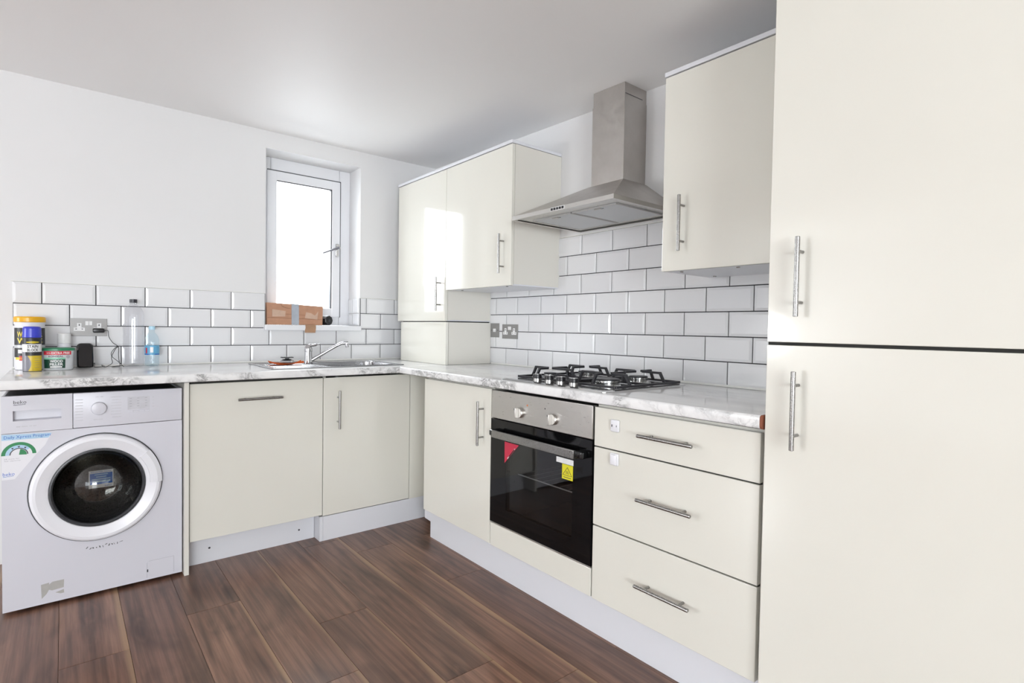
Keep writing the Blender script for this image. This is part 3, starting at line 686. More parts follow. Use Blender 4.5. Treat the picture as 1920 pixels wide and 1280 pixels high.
for y in (-1.735, -1.806, -1.873, -1.942):
    k = lathe((-0.556, y, HZT), (0, 0, 1), [(0.0175, 0), (0.0175, 0.006), (0.0165, 0.012), (0.0165, 0.0125)], 24)
    kk = obj('knob', k, 'handle_steel', t, 'auto')
    obj('knob_cap', lathe((-0.556, y, HZT+0.0126), (0, 0, 1), [(0.0175, 0), (0.019, 0.002), (0.019, 0.014), (0.0175, 0.016), (0, 0.016)], 24), 'black_plastic', kk, 'auto')
    obj('knob_disc', lathe((-0.556, y, HZT+0.0287), (0, 0, 1), [(0.0165, 0), (0.0165, 0.0012), (0, 0.0014)], 24), 'handle_steel', kk, 'auto')
BUR = [(-0.215, -1.695, 0.036), (-0.430, -1.680, 0.026), (-0.215, -1.985, 0.036), (-0.430, -2.000, 0.048)]
for x, y, r in BUR:
    k = obj('burner', lathe((x, y, HZT), (0, 0, 1), [(r*1.35, 0), (r*1.35, 0.003), (r*1.02, 0.005), (r*1.02, 0.017), (r*1.12, 0.018), (r*1.12, 0.0205)], 30), 'hob_steel', t, 'auto')
    obj('burner_cap', lathe((x, y, HZT+0.021), (0, 0, 1), [(r*1.08, 0), (r*1.08, 0.004), (r, 0.006), (0, 0.0065)], 30), 'cast_iron', k, 'auto')
def ibar(p, q, w_, h_, bm):
    """rectangular bar from p to q"""
    p = Vector(p); q = Vector(q); d = (q-p); ln = d.length; d.normalize()
    sd = d.cross(Vector((0, 0, 1))); sd = Vector((1, 0, 0)) if sd.length < 1e-6 else sd.normalized(); u_ = sd.cross(d)
    F = Matrix(((d.x, sd.x, u_.x, p.x), (d.y, sd.y, u_.y, p.y), (d.z, sd.z, u_.z, p.z), (0, 0, 0, 1)))
    return box(0, ln, -w_/2, w_/2, -h_/2, h_/2, 0.0012, 1, bm=bm, mtx=F)
TOPZ = HZT+0.046
for gi, (gy0, gy1) in enumerate(((-1.830, -1.566), (-2.114, -1.850))):
    b = bmesh.new(); gx0, gx1 = -0.515, -0.112; zb = HZT+0.0062
    ibar((gx0, gy0, zb), (gx0, gy1, zb), 0.010, 0.009, b); ibar((gx1, gy0, zb), (gx1, gy1, zb), 0.010, 0.009, b)
    ibar((gx0, gy0, zb), (gx1, gy0, zb), 0.010, 0.009, b); ibar((gx0, gy1, zb), (gx1, gy1, zb), 0.010, 0.009, b)
    for (x, y, r) in BUR[gi*2:gi*2+2]:
        for ey, sg in ((gy0, -1), (gy1, 1)):
            ibar((x, ey, zb), (x, ey-sg*0.022, TOPZ), 0.011, 0.010, b); ibar((x, ey-sg*0.018, TOPZ), (x, y+sg*r*0.55, TOPZ), 0.012, 0.009, b)
        ex = gx0 if x < -0.3 else gx1; sg = -1 if x < -0.3 else 1
        ibar((ex, y, zb), (ex-sg*0.022, y, TOPZ), 0.011, 0.010, b); ibar((ex-sg*0.018, y, TOPZ), (x+sg*r*0.55, y, TOPZ), 0.012, 0.009, b)
        mx_ = -0.318
        ibar((mx_+sg*0.012, y, TOPZ), (x-sg*r*0.55, y, TOPZ), 0.012, 0.009, b)
        ibar((mx_, y, zb), (mx_+sg*0.014, y, TOPZ), 0.011, 0.010, b)
    ibar((-0.318, gy0, zb), (-0.318, gy1, zb), 0.010, 0.009, b)
    obj('pan_support', b, 'cast_iron', t)

# ------------------------------------------------------------------ sink and tap
SX0, SX1, SY0, SY1 = -1.272, -0.545, -0.575, -0.135; SZ = ZT+0.004
t = root('kitchen_sink', (-0.91, -0.355, ZT), 'stainless steel inset sink with drainer left and bowl right, below the window', 'sink')
b = bmesh.new()
for x0, x1, y0, y1 in ((SX0, BX0, SY0, SY1), (BX1, SX1, SY0, SY1), (BX0, BX1, SY0, BY0), (BX0, BX1, BY1, SY1)):
    box(x0, x1, y0, y1, ZT+0.0003, SZ-0.0015, bm=b)
box(SX0, SX1, SY0, SY0+0.010, ZT+0.0003, SZ+0.001, 0.0012, bm=b); box(SX0, SX1, SY1-0.010, SY1, ZT+0.0003, SZ+0.001, 0.0012, bm=b)
box(SX0, SX0+0.010, SY0, SY1, ZT+0.0003, SZ+0.001, 0.0012, bm=b); box(SX1-0.010, SX1, SY0, SY1, ZT+0.0003, SZ+0.001, 0.0012, bm=b)
obj('deck', b, 'sink_steel', t)
b = bmesh.new(); rr = []; n = 8
def rrect(ix, z, rad=0.05):
    P = []
    for cx, cy, a0 in ((BX1-ix-rad, BY1-ix-rad, 0), (BX0+ix+rad, BY1-ix-rad, PI/2), (BX0+ix+rad, BY0+ix+rad, PI), (BX1-ix-rad, BY0+ix+rad, 1.5*PI)):
        for i in range(6): a = a0+PI/2*i/5; P.append(b.verts.new((cx+rad*math.cos(a), cy+rad*math.sin(a), z)))
    return P
for ix, z in ((-0.004, SZ), (0.0, SZ-0.004), (0.006, SZ-0.12), (0.020, SZ-0.148), (0.05, SZ-0.155)): rr.append(rrect(ix, z))
for a, c in zip(rr, rr[1:]):
    for i in range(len(a)): b.faces.new((a[i], a[(i+1) % len(a)], c[(i+1) % len(a)], c[i]))
b.faces.new(rr[-1])
bw = obj('bowl', b, 'sink_steel', t, 'auto')
obj('waste', lathe((-0.766, -0.362, SZ-0.1545), (0, 0, 1), [(0.04, 0), (0.038, 0.002), (0.02, 0.001), (0, 0.001)], 24), 'chrome', bw, 'auto')
b = bmesh.new()
for i in range(7): cyl((-1.235, -0.52+0.05*i, SZ-0.0012), (-0.99 if 1 < i < 5 else -1.0, -0.52+0.05*i, SZ-0.0012), 0.002, 8, b)
obj('drainer_rib', b, 'sink_steel', t, 'auto')
TX, TY = -0.985, -0.262
t = root('mixer_tap', (TX, TY, SZ), 'chrome single-lever mixer tap at the back of the sink', 'tap')
obj('body', lathe((TX, TY, SZ-0.0012), (0, 0, 1), [(0.026, 0), (0.026, 0.005), (0.0225, 0.008), (0.021, 0.03), (0.0205, 0.068), (0.022, 0.070), (0.022, 0.086), (0.017, 0.094), (0, 0.096)], 28), 'chrome', t, 'auto')
lv = tube([(TX-0.014, TY, SZ+0.082), (TX+0.004, TY-0.001, SZ+0.098), (TX+0.030, TY-0.006, SZ+0.104), (TX+0.062, TY-0.012, SZ+0.110)], 0.008, 10, radii=[0.012, 0.013, 0.008, 0.004])
obj('lever', lv, 'chrome', t, True)
sp = obj('spout', tube([(TX+0.012, TY-0.006, SZ+0.016), (TX+0.06, TY-0.026, SZ+0.048), (TX+0.12, TY-0.05, SZ+0.088), (TX+0.152, TY-0.064, SZ+0.108), (TX+0.178, TY-0.075, SZ+0.118), (TX+0.200, TY-0.083, SZ+0.117)], 0.009, 12, radii=[0.0105, 0.0095, 0.009, 0.009, 0.009, 0.010]), 'chrome', t, True)
obj('aerator', cyl((TX+0.193, TY-0.080, SZ+0.115), (TX+0.196, TY-0.081, SZ+0.093), 0.010, 16, bev=0.001), 'chrome', sp, 'auto')

# orange cloth with strainer plug on it
random.seed(3)
def cloth(u, v):
    x = -1.215+0.165*u; y = -0.300-0.075*v-0.02*u
    e = (abs(u-0.5)*2)**4
    return (x, y, SZ+0.0085+0.004*math.sin(7*u+3*v)*0.6+0.012*e*(0.4+0.6*math.sin(5*v+1)**2)+0.003*math.sin(13*v))
b = sheet(cloth, lin(0, 1, 26), lin(0, 1, 14))
bmesh.ops.solidify(b, geom=b.faces[:], thickness=0.005)
obj('dish_cloth', b, 'cloth_orange', smooth=True, label='folded orange dishcloth on the sink drainer', cat='cloth')
PX, PY = -1.128, -0.345; PZ = SZ+0.0155
t = root('sink_plug', (PX, PY, PZ), 'steel sink strainer plug with black top lying on the orange cloth', 'sink plug')
obj('strainer', lathe((PX, PY, PZ), (0, 0, 1), [(0.036, 0), (0.040, 0.002), (0.034, 0.010), (0.022, 0.016), (0.010, 0.018), (0, 0.018)], 28), 'chrome', t, 'auto')
b = lathe((PX, PY, PZ+0.0181), (0, 0, 1), [(0.010, 0), (0.010, 0.004), (0.026, 0.006), (0.027, 0.010), (0.0, 0.011)], 12)
for i in range(6): a = PI/3*i; box(-0.005, 0.005, 0.020, 0.033, 0.0055, 0.0105, bm=b, mtx=Matrix.Translation((PX, PY, PZ+0.0181)) @ Matrix.Rotation(a, 4, 'Z'))
obj('rubber_top', b, 'rubber', t)

# ------------------------------------------------------------------ sockets and switch
def socket_holes(pl, fn, cx, insert=True):
    b = bmesh.new()
    def q(u0, u1, v0, v1, d0, d1, bm): 
        pts = [fn(u, v) for u, v in ((u0, v0), (u1, v0), (u1, v1), (u0, v1))]
        prism([Vector(p)+NRM*d0 for p in pts], NRM*(d1-d0), bm)
    q(cx-0.0085, cx+0.0085, -0.012, 0.020, 0.0003, 0.0016, b); q(cx-0.0215, cx+0.0215, -0.018, -0.002, 0.0003, 0.0018, b)
    i_ = obj('socket_insert', b, 'print_white', pl)
    b = bmesh.new(); q(cx-0.0022, cx+0.0022, 0.007, 0.015, 0.0016, 0.0022, b); q(cx-0.015, cx-0.0085, -0.0105, -0.007, 0.0018, 0.0024, b); q(cx+0.0085, cx+0.015, -0.0105, -0.007, 0.0018, 0.0024, b)
    obj('pin_hole', b, 'print_dark', i_)
def rocker(pl, fn, cx, u0, u1, v0, v1):
    pts = [fn(u, v) for u, v in ((cx+u0, v0), (cx+u1, v0), (cx+u1, v1), (cx+u0, v1))]
    obj('rocker_switch', prism([Vector(p)+NRM*0.0003 for p in pts], NRM*0.004), 'print_white', pl)
NRM = Vector((0, -1, 0))
t = root('wall_socket', (-1.968, -0.012, 1.050), 'brushed steel double socket on the window-wall tiles with a black plug in it', 'socket', 'steel wall sockets')
pl = obj('plate', box(-2.0405, -1.8955, -0.0125, -0.0088, 1.051, 1.137, 0.0012), 'socket_steel', t, 'auto')
fn = on_y(-1.968, 1.094, -0.0125)
socket_holes(pl, fn, -0.037); socket_holes(pl, fn, 0.040); rocker(pl, fn, 0, -0.0135, -0.001, 0.010, 0.030); rocker(pl, fn, 0, 0.001, 0.0135, 0.010, 0.030)
NRM = Vector((-1, 0, 0))
t = root('wall_socket', (-0.012, -0.8855, 1.058), 'brushed steel double socket on the hob-wall tiles, nothing plugged in', 'socket', 'steel wall sockets')
pl = obj('plate', box(-0.0125, -0.0088, -0.9585, -0.8125, 1.058, 1.144, 0.0012), 'socket_steel', t, 'auto')
fn = on_x(-0.8855, 1.101, -0.0125)
socket_holes(pl, fn, -0.040); socket_holes(pl, fn, 0.040); rocker(pl, fn, 0, -0.0135, -0.001, 0.010, 0.030); rocker(pl, fn, 0, 0.001, 0.0135, 0.010, 0.030)
t = root('wall_switch', (-0.012, -0.7385, 1.064), 'square brushed steel switch plate half hidden by the boxed-in corner panel', 'switch')
pl = obj('plate', box(-0.0125, -0.0088, -0.7815, -0.6955, 1.064, 1.150, 0.0012), 'socket_steel', t, 'auto')
fn = on_x(-0.7385, 1.107, -0.0125)
rocker(pl, fn, 0, -0.011, -0.001, -0.010, 0.010); rocker(pl, fn, 0, 0.001, 0.011, -0.010, 0.010)
for y in (-0.7085, -0.7685): obj('screw', lathe((-0.0125, y, 1.107), (-1, 0, 0), [(0.003, 0), (0.0025, 0.001), (0, 0.0012)], 10), 'print_dark', pl)

# ------------------------------------------------------------------ washing machine
MX0, MX1, MY, MZ0, MZ1 = -2.2475, -1.661, -0.617, 0.014, 0.836
t = root('washing_machine', ((MX0+MX1)/2, -0.33, 0.0), 'white front-loading washing machine with round door under the worktop', 'washing machine')
DC = Vector((-1.955, MY, 0.448)); DR = 0.200
# casing with a round port for the door
b = box(MX0, MX0+0.012, MY+0.012, -0.06, MZ0, MZ1-0.002, 0.003); box(MX1-0.012, MX1, MY+0.012, -0.06, MZ0, MZ1-0.002, 0.003, bm=b)
box(MX0+0.012, MX1-0.012, -0.072, -0.06, MZ0, MZ1-0.02, bm=b); box(MX0+0.012, MX1-0.012, MY+0.02, -0.06, MZ0, MZ0+0.01, bm=b)
obj('casing', b, 'machine_white', t)
obj('shaded_top_cover', box(MX0+0.001, MX1-0.001, MY+0.021, -0.061, MZ1-0.024, MZ1-0.004, 0.002), 'rubber', t)  # near-black top, coloured so the gap below the worktop reads as shade
fp = bmesh.new(); n = 64; PZ1 = 0.6935
def rect_pt(a):
    c, s_ = math.cos(a), math.sin(a); dx = (MX1-DC.x if c > 0 else DC.x-MX0); dz = (PZ1-DC.z if s_ > 0 else DC.z-MZ0)
    k = min(dx/abs(c) if abs(c) > 1e-6 else 9, dz/abs(s_) if abs(s_) > 1e-6 else 9); return (DC.x+k*c, DC.z+k*s_)
angs = sorted([2*PI*i/n for i in range(n)]+[math.atan2(dz, dx) % (2*PI) for dx in (MX0-DC.x, MX1-DC.x) for dz in (MZ0-DC.z, PZ1-DC.z)])
o_, i_, ib = [], [], []
for a in angs:
    x, z = rect_pt(a); o_.append(fp.verts.new((x, MY, z))); i_.append(fp.verts.new((DC.x+DR*math.cos(a), MY, DC.z+DR*math.sin(a)))); ib.append(fp.verts.new((DC.x+(DR-0.01)*math.cos(a), MY+0.03, DC.z+(DR-0.01)*math.sin(a))))
ob = [fp.verts.new((v.co.x, MY+0.02, v.co.z)) for v in o_]
for k in range(len(angs)):
    j = (k+1) % len(angs)
    fp.faces.new((o_[k], o_[j], i_[j], i_[k])); fp.faces.new((i_[k], i_[j], ib[j], ib[k])); fp.faces.new((o_[k], o_[j], ob[j], ob[k]))
obj('front_panel', fp, 'machine_white', t)
# control fascia: left drawer part and right dial part
b = box(MX0, -2.0385, MY-0.003, MY+0.02, 0.6955, MZ1, 0.004, 3)
dw = bmesh.new()
# soap drawer front with recessed grip
x0, x1, z0, z1 = MX0, -2.0385, 0.6955, MZ1; gx0, gx1, gz0, gz1 = -2.2145, -2.073, 0.7405, 0.7795
b.free(); b = box(x0, gx0, MY-0.003, MY+0.02, z0, z1); box(gx1, x1, MY-0.003, MY+0.02, z0, z1, bm=b); box(gx0, gx1, MY-0.003, MY+0.02, z0, gz0, bm=b); box(gx0, gx1, MY-0.003, MY+0.02, gz1, z1, bm=b)
prism([(gx0, MY+0.001, gz0), (gx0, MY+0.02, gz0+0.004), (gx0, MY+0.022, gz1), (gx0, MY+0.024, gz1), (gx0, MY+0.024, gz0)], (gx1-gx0, 0, 0), b)
dwo = obj('soap_drawer', b, 'machine_white', t)
cp = obj('control_panel', box(-2.0370, MX1, MY-0.003, MY+0.02, 0.6955, MZ1, 0.004, 3), 'machine_white', t, 'auto')
FY = MY-0.0034
obj('logo', text_bm('beko', lambda u, v: (-2.194+u, FY, 0.8125+v), 0.037, 0.013), 'print_dark', dwo)
obj('logo_underline', prism([(-2.2125, FY, 0.8005), (-2.178, FY, 0.8025), (-2.178, FY, 0.8040), (-2.2125, FY, 0.8025)], (0, -0.0003, 0)), 'print_dark', dwo)
b = bmesh.new()
for x, w_ in ((-2.205, 0.012), (-2.190, 0.018), (-2.168, 0.008), (-2.157, 0.010)): box(x, x+w_, FY-0.0003, FY, 0.7170, 0.7205, bm=b)
obj('small_print', b, 'print_pale', dwo, kind='stuff')
k = lathe((-1.955, MY-0.003, 0.7695), (0, -1, 0), [(0.0265, 0), (0.0255, 0.012), (0.024, 0.0145), (0.020, 0.0155), (0, 0.0155)], 36)
obj('program_dial', k, 'machine_white', cp, 'auto')
b = bmesh.new()
for i in range(8):
    z = 0.807-0.0118*i
    box(-2.030, -2.030+0.024+0.006*((i*3) % 3), FY-0.0003, FY, z, z+0.0028, bm=b)
    box(-1.916+0.002*((i*2) % 3), -1.880, FY-0.0003, FY, z+0.004, z+0.0066, bm=b)
for x in (-1.965, -1.95): box(x, x+0.010, FY-0.0003, FY, 0.815, 0.8178, bm=b)
box(-1.972, -1.942, FY-0.0003, FY, 0.7225, 0.7255, bm=b)
for i in range(4): box(-1.772, -1.765, FY-0.0003, FY, 0.802-0.0135*i, 0.8045-0.0135*i, bm=b)
obj('program_print', b, 'print_pale', cp, kind='stuff')
ds = obj('display_field', box(-1.8585, -1.7815, FY-0.0004, FY, 0.7560, 0.8090), 'print_pale', cp)
b = bmesh.new()
for i in range(4):
    for xx in (-1.852, -1.826, -1.798): box(xx, xx+0.008, FY-0.0008, FY-0.0004, 0.801-0.011*i, 0.8035-0.011*i, bm=b)
obj('display_print', b, 'print_grey', ds, kind='stuff')
for i in range(4): obj('option_button', box(-1.858+0.0195*i, -1.840+0.0195*i, FY-0.0020, FY+0.001, 0.7430, 0.7525, 0.0008), 'machine_white', cp)
# door: outer ring, grip, glass bowl, gasket
RO = 0.2165
prof = [(RO, 0.000), (RO, 0.010), (RO-0.003, 0.020), (RO-0.010, 0.0255), (RO-0.020, 0.0265), (RO-0.030, 0.0235), (RO-0.040, 0.021), (0.168, 0.019), (0.160, 0.0155), (0.156, 0.008), (0.155, -0.01)]
dr = obj('door', lathe(DC, (0, -1, 0), [(r, h) for r, h in prof], 72, caps=False), 'plastic_white', t, 'auto')
obj('door_gap', lathe(DC, (0, -1, 0), [(RO+0.004, 0.0004), (RO+0.0045, 0.0015), (RO-0.002, 0.0015)], 72, caps=False), 'rubber', t, 'auto')
# grip segment on the right side
b = bmesh.new(); A = lin(math.radians(-2), math.radians(38), 14)
def seg_pt(a, r, h): return (DC.x+r*math.cos(a), DC.y-h, DC.z+r*math.sin(a))
secs = [[b.verts.new(seg_pt(a, r, h)) for r, h in ((0.172, 0.018), (0.174, 0.0285), (0.200, 0.0305), (RO+0.0005, 0.022), (RO+0.0005, 0.010))] for a in A]
for p, q in zip(secs, secs[1:]):
    for i in range(4): b.faces.new((p[i], p[i+1], q[i+1], q[i]))
b.faces.new(secs[0]); b.faces.new(secs[-1][::-1])
obj('door_grip', b, 'plastic_white', dr, 'auto')
obj('inner_rim', lathe(DC, (0, -1, 0), [(0.1575, 0.017), (0.152, 0.0185), (0.147, 0.012), (0.145, -0.01), (0.150, -0.03)], 64, caps=False), 'rubber', dr, 'auto')
obj('door_glass', lathe(DC, (0, -1, 0), [(0.149, 0.006), (0.140, -0.012), (0.128, -0.030), (0.118, -0.036), (0.106, -0.040), (0.092, -0.055), (0.060, -0.066), (0.03, -0.070), (0, -0.071)], 64), 'machine_glass', dr, True)
obj('drum', lathe(DC, (0, -1, 0), [(0.165, -0.022), (0.175, -0.05), (0.212, -0.07), (0.222, -0.10), (0.222, -0.36), (0.20, -0.39), (0.06, -0.38), (0, -0.37)], 48, caps=False), 'drum_steel', t, 'auto')
for k in range(3):
    a = math.radians(80+120*k); c, s_ = math.cos(a), math.sin(a)
    pts = [(DC.x+0.221*math.cos(a+w_), MY+0.12, DC.z+0.221*math.sin(a+w_)) for w_ in (-0.18, 0.18)]+[(DC.x+0.150*math.cos(a), MY+0.13, DC.z+0.150*math.sin(a))]
    obj('drum_paddle', prism(pts, (0, 0.22, 0)), 'drum_steel', t)
# stickers and marks
SYY = MY+0.0610
st = obj('sticker', box(-1.9865, -1.9035, SYY+0.0004, SYY+0.0008, 0.4275, 0.5005), 'print_white', dr, label='blue and white sticker on the glass')
obj('sticker_field', box(-1.9830, -1.9070, SYY-0.0002, SYY+0.0001, 0.4425, 0.4890), 'print_blue', st)
b = bmesh.new()
text_bm('REGISTER NOW', lambda u, v: (-1.945+u, SYY-0.0004, 0.4945+v), 0.069, 0.0058, b)
obj('sticker_heading', b, 'print_blue', st)
b = bmesh.new()
for i, (w_, h_) in enumerate(((0.045, 0.004), (0.034, 0.004), (0.062, 0.004), (0.060, 0.007))):
    z = 0.4830-0.0096*i; box(-1.945-w_/2, -1.945+w_/2, SYY-0.0006, SYY-0.0003, z-h_/2, z+h_/2, bm=b)
obj('sticker_print', b, 'print_sky', st, kind='stuff')
obj('sticker_logo', text_bm('beko', lambda u, v: (-1.921+u, SYY-0.0004, 0.4355+v), 0.023, 0.007), 'print_blue', st)
SY_ = MY-0.0006
stk = obj('sticker', prism([(MX0+0.001, MY-0.0001, 0.6925), (-2.102, MY-0.0001, 0.6860), (-2.122, MY-0.0001, 0.640), (-2.150, MY-0.0001, 0.605), (-2.210, MY-0.0001, 0.520), (MX0+0.001, MY-0.0001, 0.520)], (0, -0.0004, 0)), 'plastic_white', t, label='programme sticker with green dial picture')
obj('sticker_sky', prism([(MX0+0.001, SY_, 0.692), (-2.102, SY_, 0.6855), (-2.112, SY_, 0.668), (MX0+0.001, SY_, 0.670)], (0, -0.0002, 0)), 'print_sky', stk)
obj('sticker_heading', text_bm('Daily Xpress Program', lambda u, v: (-2.173+u, SY_-0.0004, 0.6785+v), 0.134, 0.0150), 'print_blue', stk)
def arc_band(c, r0, r1, a0, a1, y, mt, nm, parent, n=28):
    return obj(nm, sheet(lambda a, r: (c[0]+r*math.cos(a), y, c[1]+r*math.sin(a)*0.96), lin(a0, a1, n), [r0, r1]), mt, parent)
AC = (-2.198, 0.612)
arc_band(AC, 0.0385, 0.0500, 0, PI, SY_-0.0003, 'print_green', 'dial_arc', stk)
arc_band(AC, 0.0270, 0.0385, math.radians(35), PI, SY_-0.0003, 'print_sky', 'dial_band', stk)
arc_band(AC, 0.0235, 0.0268, 0, PI, SY_-0.0004, 'print_dark', 'dial_ring', stk)
arc_band(AC, 0.0, 0.0225, math.radians(-5), math.radians(80), SY_-0.0004, 'print_green', 'dial_wedge', stk, 14)
b = bmesh.new()
for a in (55, 90, 125):
    a = math.radians(a); c = (AC[0]+0.0315*math.cos(a), AC[1]+0.0315*math.sin(a)*0.96)
    prism([(c[0]-0.004, SY_-0.0006, c[1]+0.003), (c[0]+0.004, SY_-0.0006, c[1]+0.003), (c[0], SY_-0.0006, c[1]-0.004)], (0, -0.0002, 0), b)
obj('dial_marks', b, 'print_dark', stk, kind='stuff')
b = bmesh.new(); text_bm('28 mins for', lambda u, v: (-2.218+u, SY_-0.0003, 0.5985+v), 0.044, 0.0048, b); text_bm('full capacity', lambda u, v: (-2.216+u, SY_-0.0003, 0.5905+v), 0.046, 0.0055, b)
obj('sticker_print', b, 'print_grey', stk)
obj('sticker_logo', text_bm('beko', lambda u, v: (-2.227+u, SY_-0.0003, 0.5415+v), 0.033, 0.0125), 'print_blue', stk)
obj('logo_underline', prism([(-2.2435, SY_-0.0002, 0.5310), (-2.213, SY_-0.0002, 0.5325), (-2.213, SY_-0.0002, 0.5335), (-2.2435, SY_-0.0002, 0.5325)], (0, -0.0002, 0)), 'print_blue', stk)
# torn label residue, scuffed marks, pump-filter flap
obj('label_residue', prism([(-2.137, SY_+0.0002, 0.092), (-2.112, SY_+0.0002, 0.0945), (-2.113, SY_+0.0002, 0.087), (-2.103, SY_+0.0002, 0.095), (-2.067, SY_+0.0002, 0.0955), (-2.068, SY_+0.0002, 0.064), (-2.104, SY_+0.0002, 0.061), (-2.113, SY_+0.0002, 0.066), (-2.120, SY_+0.0002, 0.052), (-2.135, SY_+0.0002, 0.036)], (0, -0.0003, 0)), 'glue_residue', t, label='torn grey label residue')
obj('label_residue', prism([(-2.094, SY_+0.0002, 0.050), (-2.068, SY_+0.0002, 0.0565), (-2.067, SY_+0.0002, 0.042), (-2.078, SY_+0.0002, 0.042)], (0, -0.0003, 0)), 'glue_residue', t)
random.seed(5); b = bmesh.new(); x = -1.999
while x < -1.878:
    w_ = random.uniform(0.003, 0.008); z = 0.2015+random.uniform(-0.004, 0.004); h_ = random.uniform(0.003, 0.009); sk = random.uniform(-0.004, 0.006)
    prism([(x, SY_, z-h_/2), (x+w_*0.6, SY_, z-h_/2), (x+w_*0.6+sk, SY_, z+h_/2), (x+sk, SY_, z+h_/2)], (0, -0.0002, 0), b); x += w_+random.uniform(0.001, 0.006)
obj('scuff_mark', b, 'scuff', t, kind='stuff', label='row of rubbed-off dark print')
b = bmesh.new()
for x0, x1, z0, z1 in ((-1.792, -1.7908, 0.022, 0.085), (-1.6925, -1.6913, 0.022, 0.094), (-1.783, -1.6913, 0.0932, 0.0942)): box(x0, x1, MY-0.0003, MY+0.0005, z0, z1, bm=b)
cyl((-1.7914, MY-0.0001, 0.085), (-1.783, MY-0.0001, 0.0937), 0.0005, 6, b)
ff = obj('filter_flap', box(-1.790, -1.693, MY-0.0012, MY+0.001, 0.020, 0.0925, 0.0008), 'machine_white', t)
obj('flap_gap', b, 'print_grey', ff)
obj('flap_notch', box(-1.7915, -1.7865, MY-0.0020, MY, 0.047, 0.059, 0.001), 'print_dark', ff)
for x in (MX0+0.05, MX1-0.05):
    for y in (MY+0.06, -0.12): obj('foot', lathe((x, y, 0.0005), (0, 0, 1), [(0.022, 0), (0.020, 0.006), (0.010, 0.008), (0.010, 0.0145)], 16), 'rubber', t, 'auto')

# ------------------------------------------------------------------ things on the worktop by the washing machine
Z0 = ZT+0.0006
def face(c): d = CAM-Vector(c); return math.atan2(d.y, d.x)
C = (-2.183, -0.082); r = 0.053; A0 = face((*C, 0))
t = root('wipes_tub', (*C, Z0), 'white tub of cleaning wipes with yellow lid and black label behind the blue-capped can', 'tub')
obj('tub', lathe((*C, Z0), (0, 0, 1), [(r-0.006, 0), (r-0.002, 0.003), (r-0.001, 0.02), (r-0.0005, 0.205), (r+0.001, 0.215)], 40), 'plastic_white', t, 'auto')
obj('lid', lathe((*C, Z0+0.2155), (0, 0, 1), [(r+0.002, 0), (r+0.0035, 0.002), (r+0.0035, 0.020), (r, 0.025), (r-0.012, 0.026), (0, 0.026)], 40), 'lid_amber', t, 'auto')
lb = obj('label', cyl_label(C, r+0.0004, A0, 0.150, Z0+0.058, Z0+0.190, 20), 'label_black', t, 'auto')
rl = r+0.0009
obj('lettering', text_bm('WONDER', on_cyl(C, rl, Z0+0.161, A0), 0.098, 0.024, bold=0.02), 'print_yellow', lb)
obj('lettering', text_bm('WIPES', on_cyl(C, rl, Z0+0.132, A0), 0.098, 0.026, bold=0.02), 'print_yellow', lb)
obj('label_band', cyl_label(C, rl, A0, 0.150, Z0+0.100, Z0+0.113, 20), 'label_silver', lb)
f = on_cyl(C, rl, Z0, A0)
obj('label_badge', sheet(lambda u, v: f(u, v), lin(-0.040, -0.012, 6), [0.043, 0.064]), 'print_red', lb)
obj('label_emblem', sheet(lambda u, v: f(u, v), lin(-0.045, -0.028, 6), [0.076, 0.092]), 'print_white', lb)
obj('label_corner', sheet(lambda u, v: f(u, v), lin(-0.06, -0.030, 6), [0.047, 0.058]), 'print_yellow', lb)

C = (-2.172, -0.200); r = 0.0325; A0 = face((*C, 0))
t = root('spray_can', (*C, Z0), 'grey and yellow spray can with blue cap reading stain block', 'spray can')
obj('can', lathe((*C, Z0), (0, 0, 1), [(r-0.002, 0), (r, 0.002), (r, 0.138), (r-0.003, 0.146), (r-0.007, 0.149)], 36), 'label_grey', t, 'auto')
obj('cap', lathe((*C, Z0+0.1485), (0, 0, 1), [(r-0.001, 0), (r, 0.002), (r-0.001, 0.040), (r-0.004, 0.047), (r-0.012, 0.049), (0, 0.049)], 36), 'cap_blue', t, 'auto')
rl = r+0.0004
lb = obj('label', cyl_label(C, rl, A0, 0.094, Z0+0.086, Z0+0.120, 18), 'print_white', t, 'auto')
obj('lettering', text_bm('STAIN', on_cyl(C, rl+0.0005, Z0+0.1105, A0+0.08), 0.038, 0.0125, bold=0.02), 'label_black', lb)
obj('lettering', text_bm('BLOCK', on_cyl(C, rl+0.0005, Z0+0.0945, A0+0.08), 0.038, 0.0120, bold=0.02), 'label_black', lb)
obj('label_top', cyl_label(C, rl, A0, 0.096, Z0+0.1202, Z0+0.147, 18), 'label_black', t, 'auto')
f = on_cyl(C, rl+0.0005, Z0, A0+0.08)
b = sheet(lambda u, v: (lambda a: f(u, a))(0.1285+v*(0.0045-0.004*abs(u/0.024)**2)), lin(-0.024, 0.024, 12), [-1, 1])
em = obj('emblem', b, 'print_yellow', t)
obj('emblem_text', text_bm('EVERBUILD', on_cyl(C, rl+0.0009, Z0+0.1285, A0+0.08), 0.032, 0.0042), 'label_black', em)
obj('label_band', cyl_label(C, rl+0.0001, A0+0.35, 0.072, Z0+0.070, Z0+0.0855, 14), 'label_black', t, 'auto')
f2 = on_cyl(C, rl+0.0003, Z0, A0)
b = sheet(lambda u, v: f2(-0.015+0.012*math.sin(v/0.068*PI)*1.0*(1-u)+u*0.060, v), lin(0, 1, 10), lin(0.002, 0.0695, 10))
obj('yellow_panel', b, 'can_yellow', t, 'auto')
b = bmesh.new()
for i in range(5): sheet(lambda u, v: f2(u, v), lin(0.008, 0.027, 5), [0.018+0.010*i, 0.0192+0.010*i], b)
for v in b.verts:
    d = Vector((v.co.x-C[0], v.co.y-C[1], 0)).normalized(); v.co += d*0.0005
obj('small_print', b, 'label_grey', t, kind='stuff')

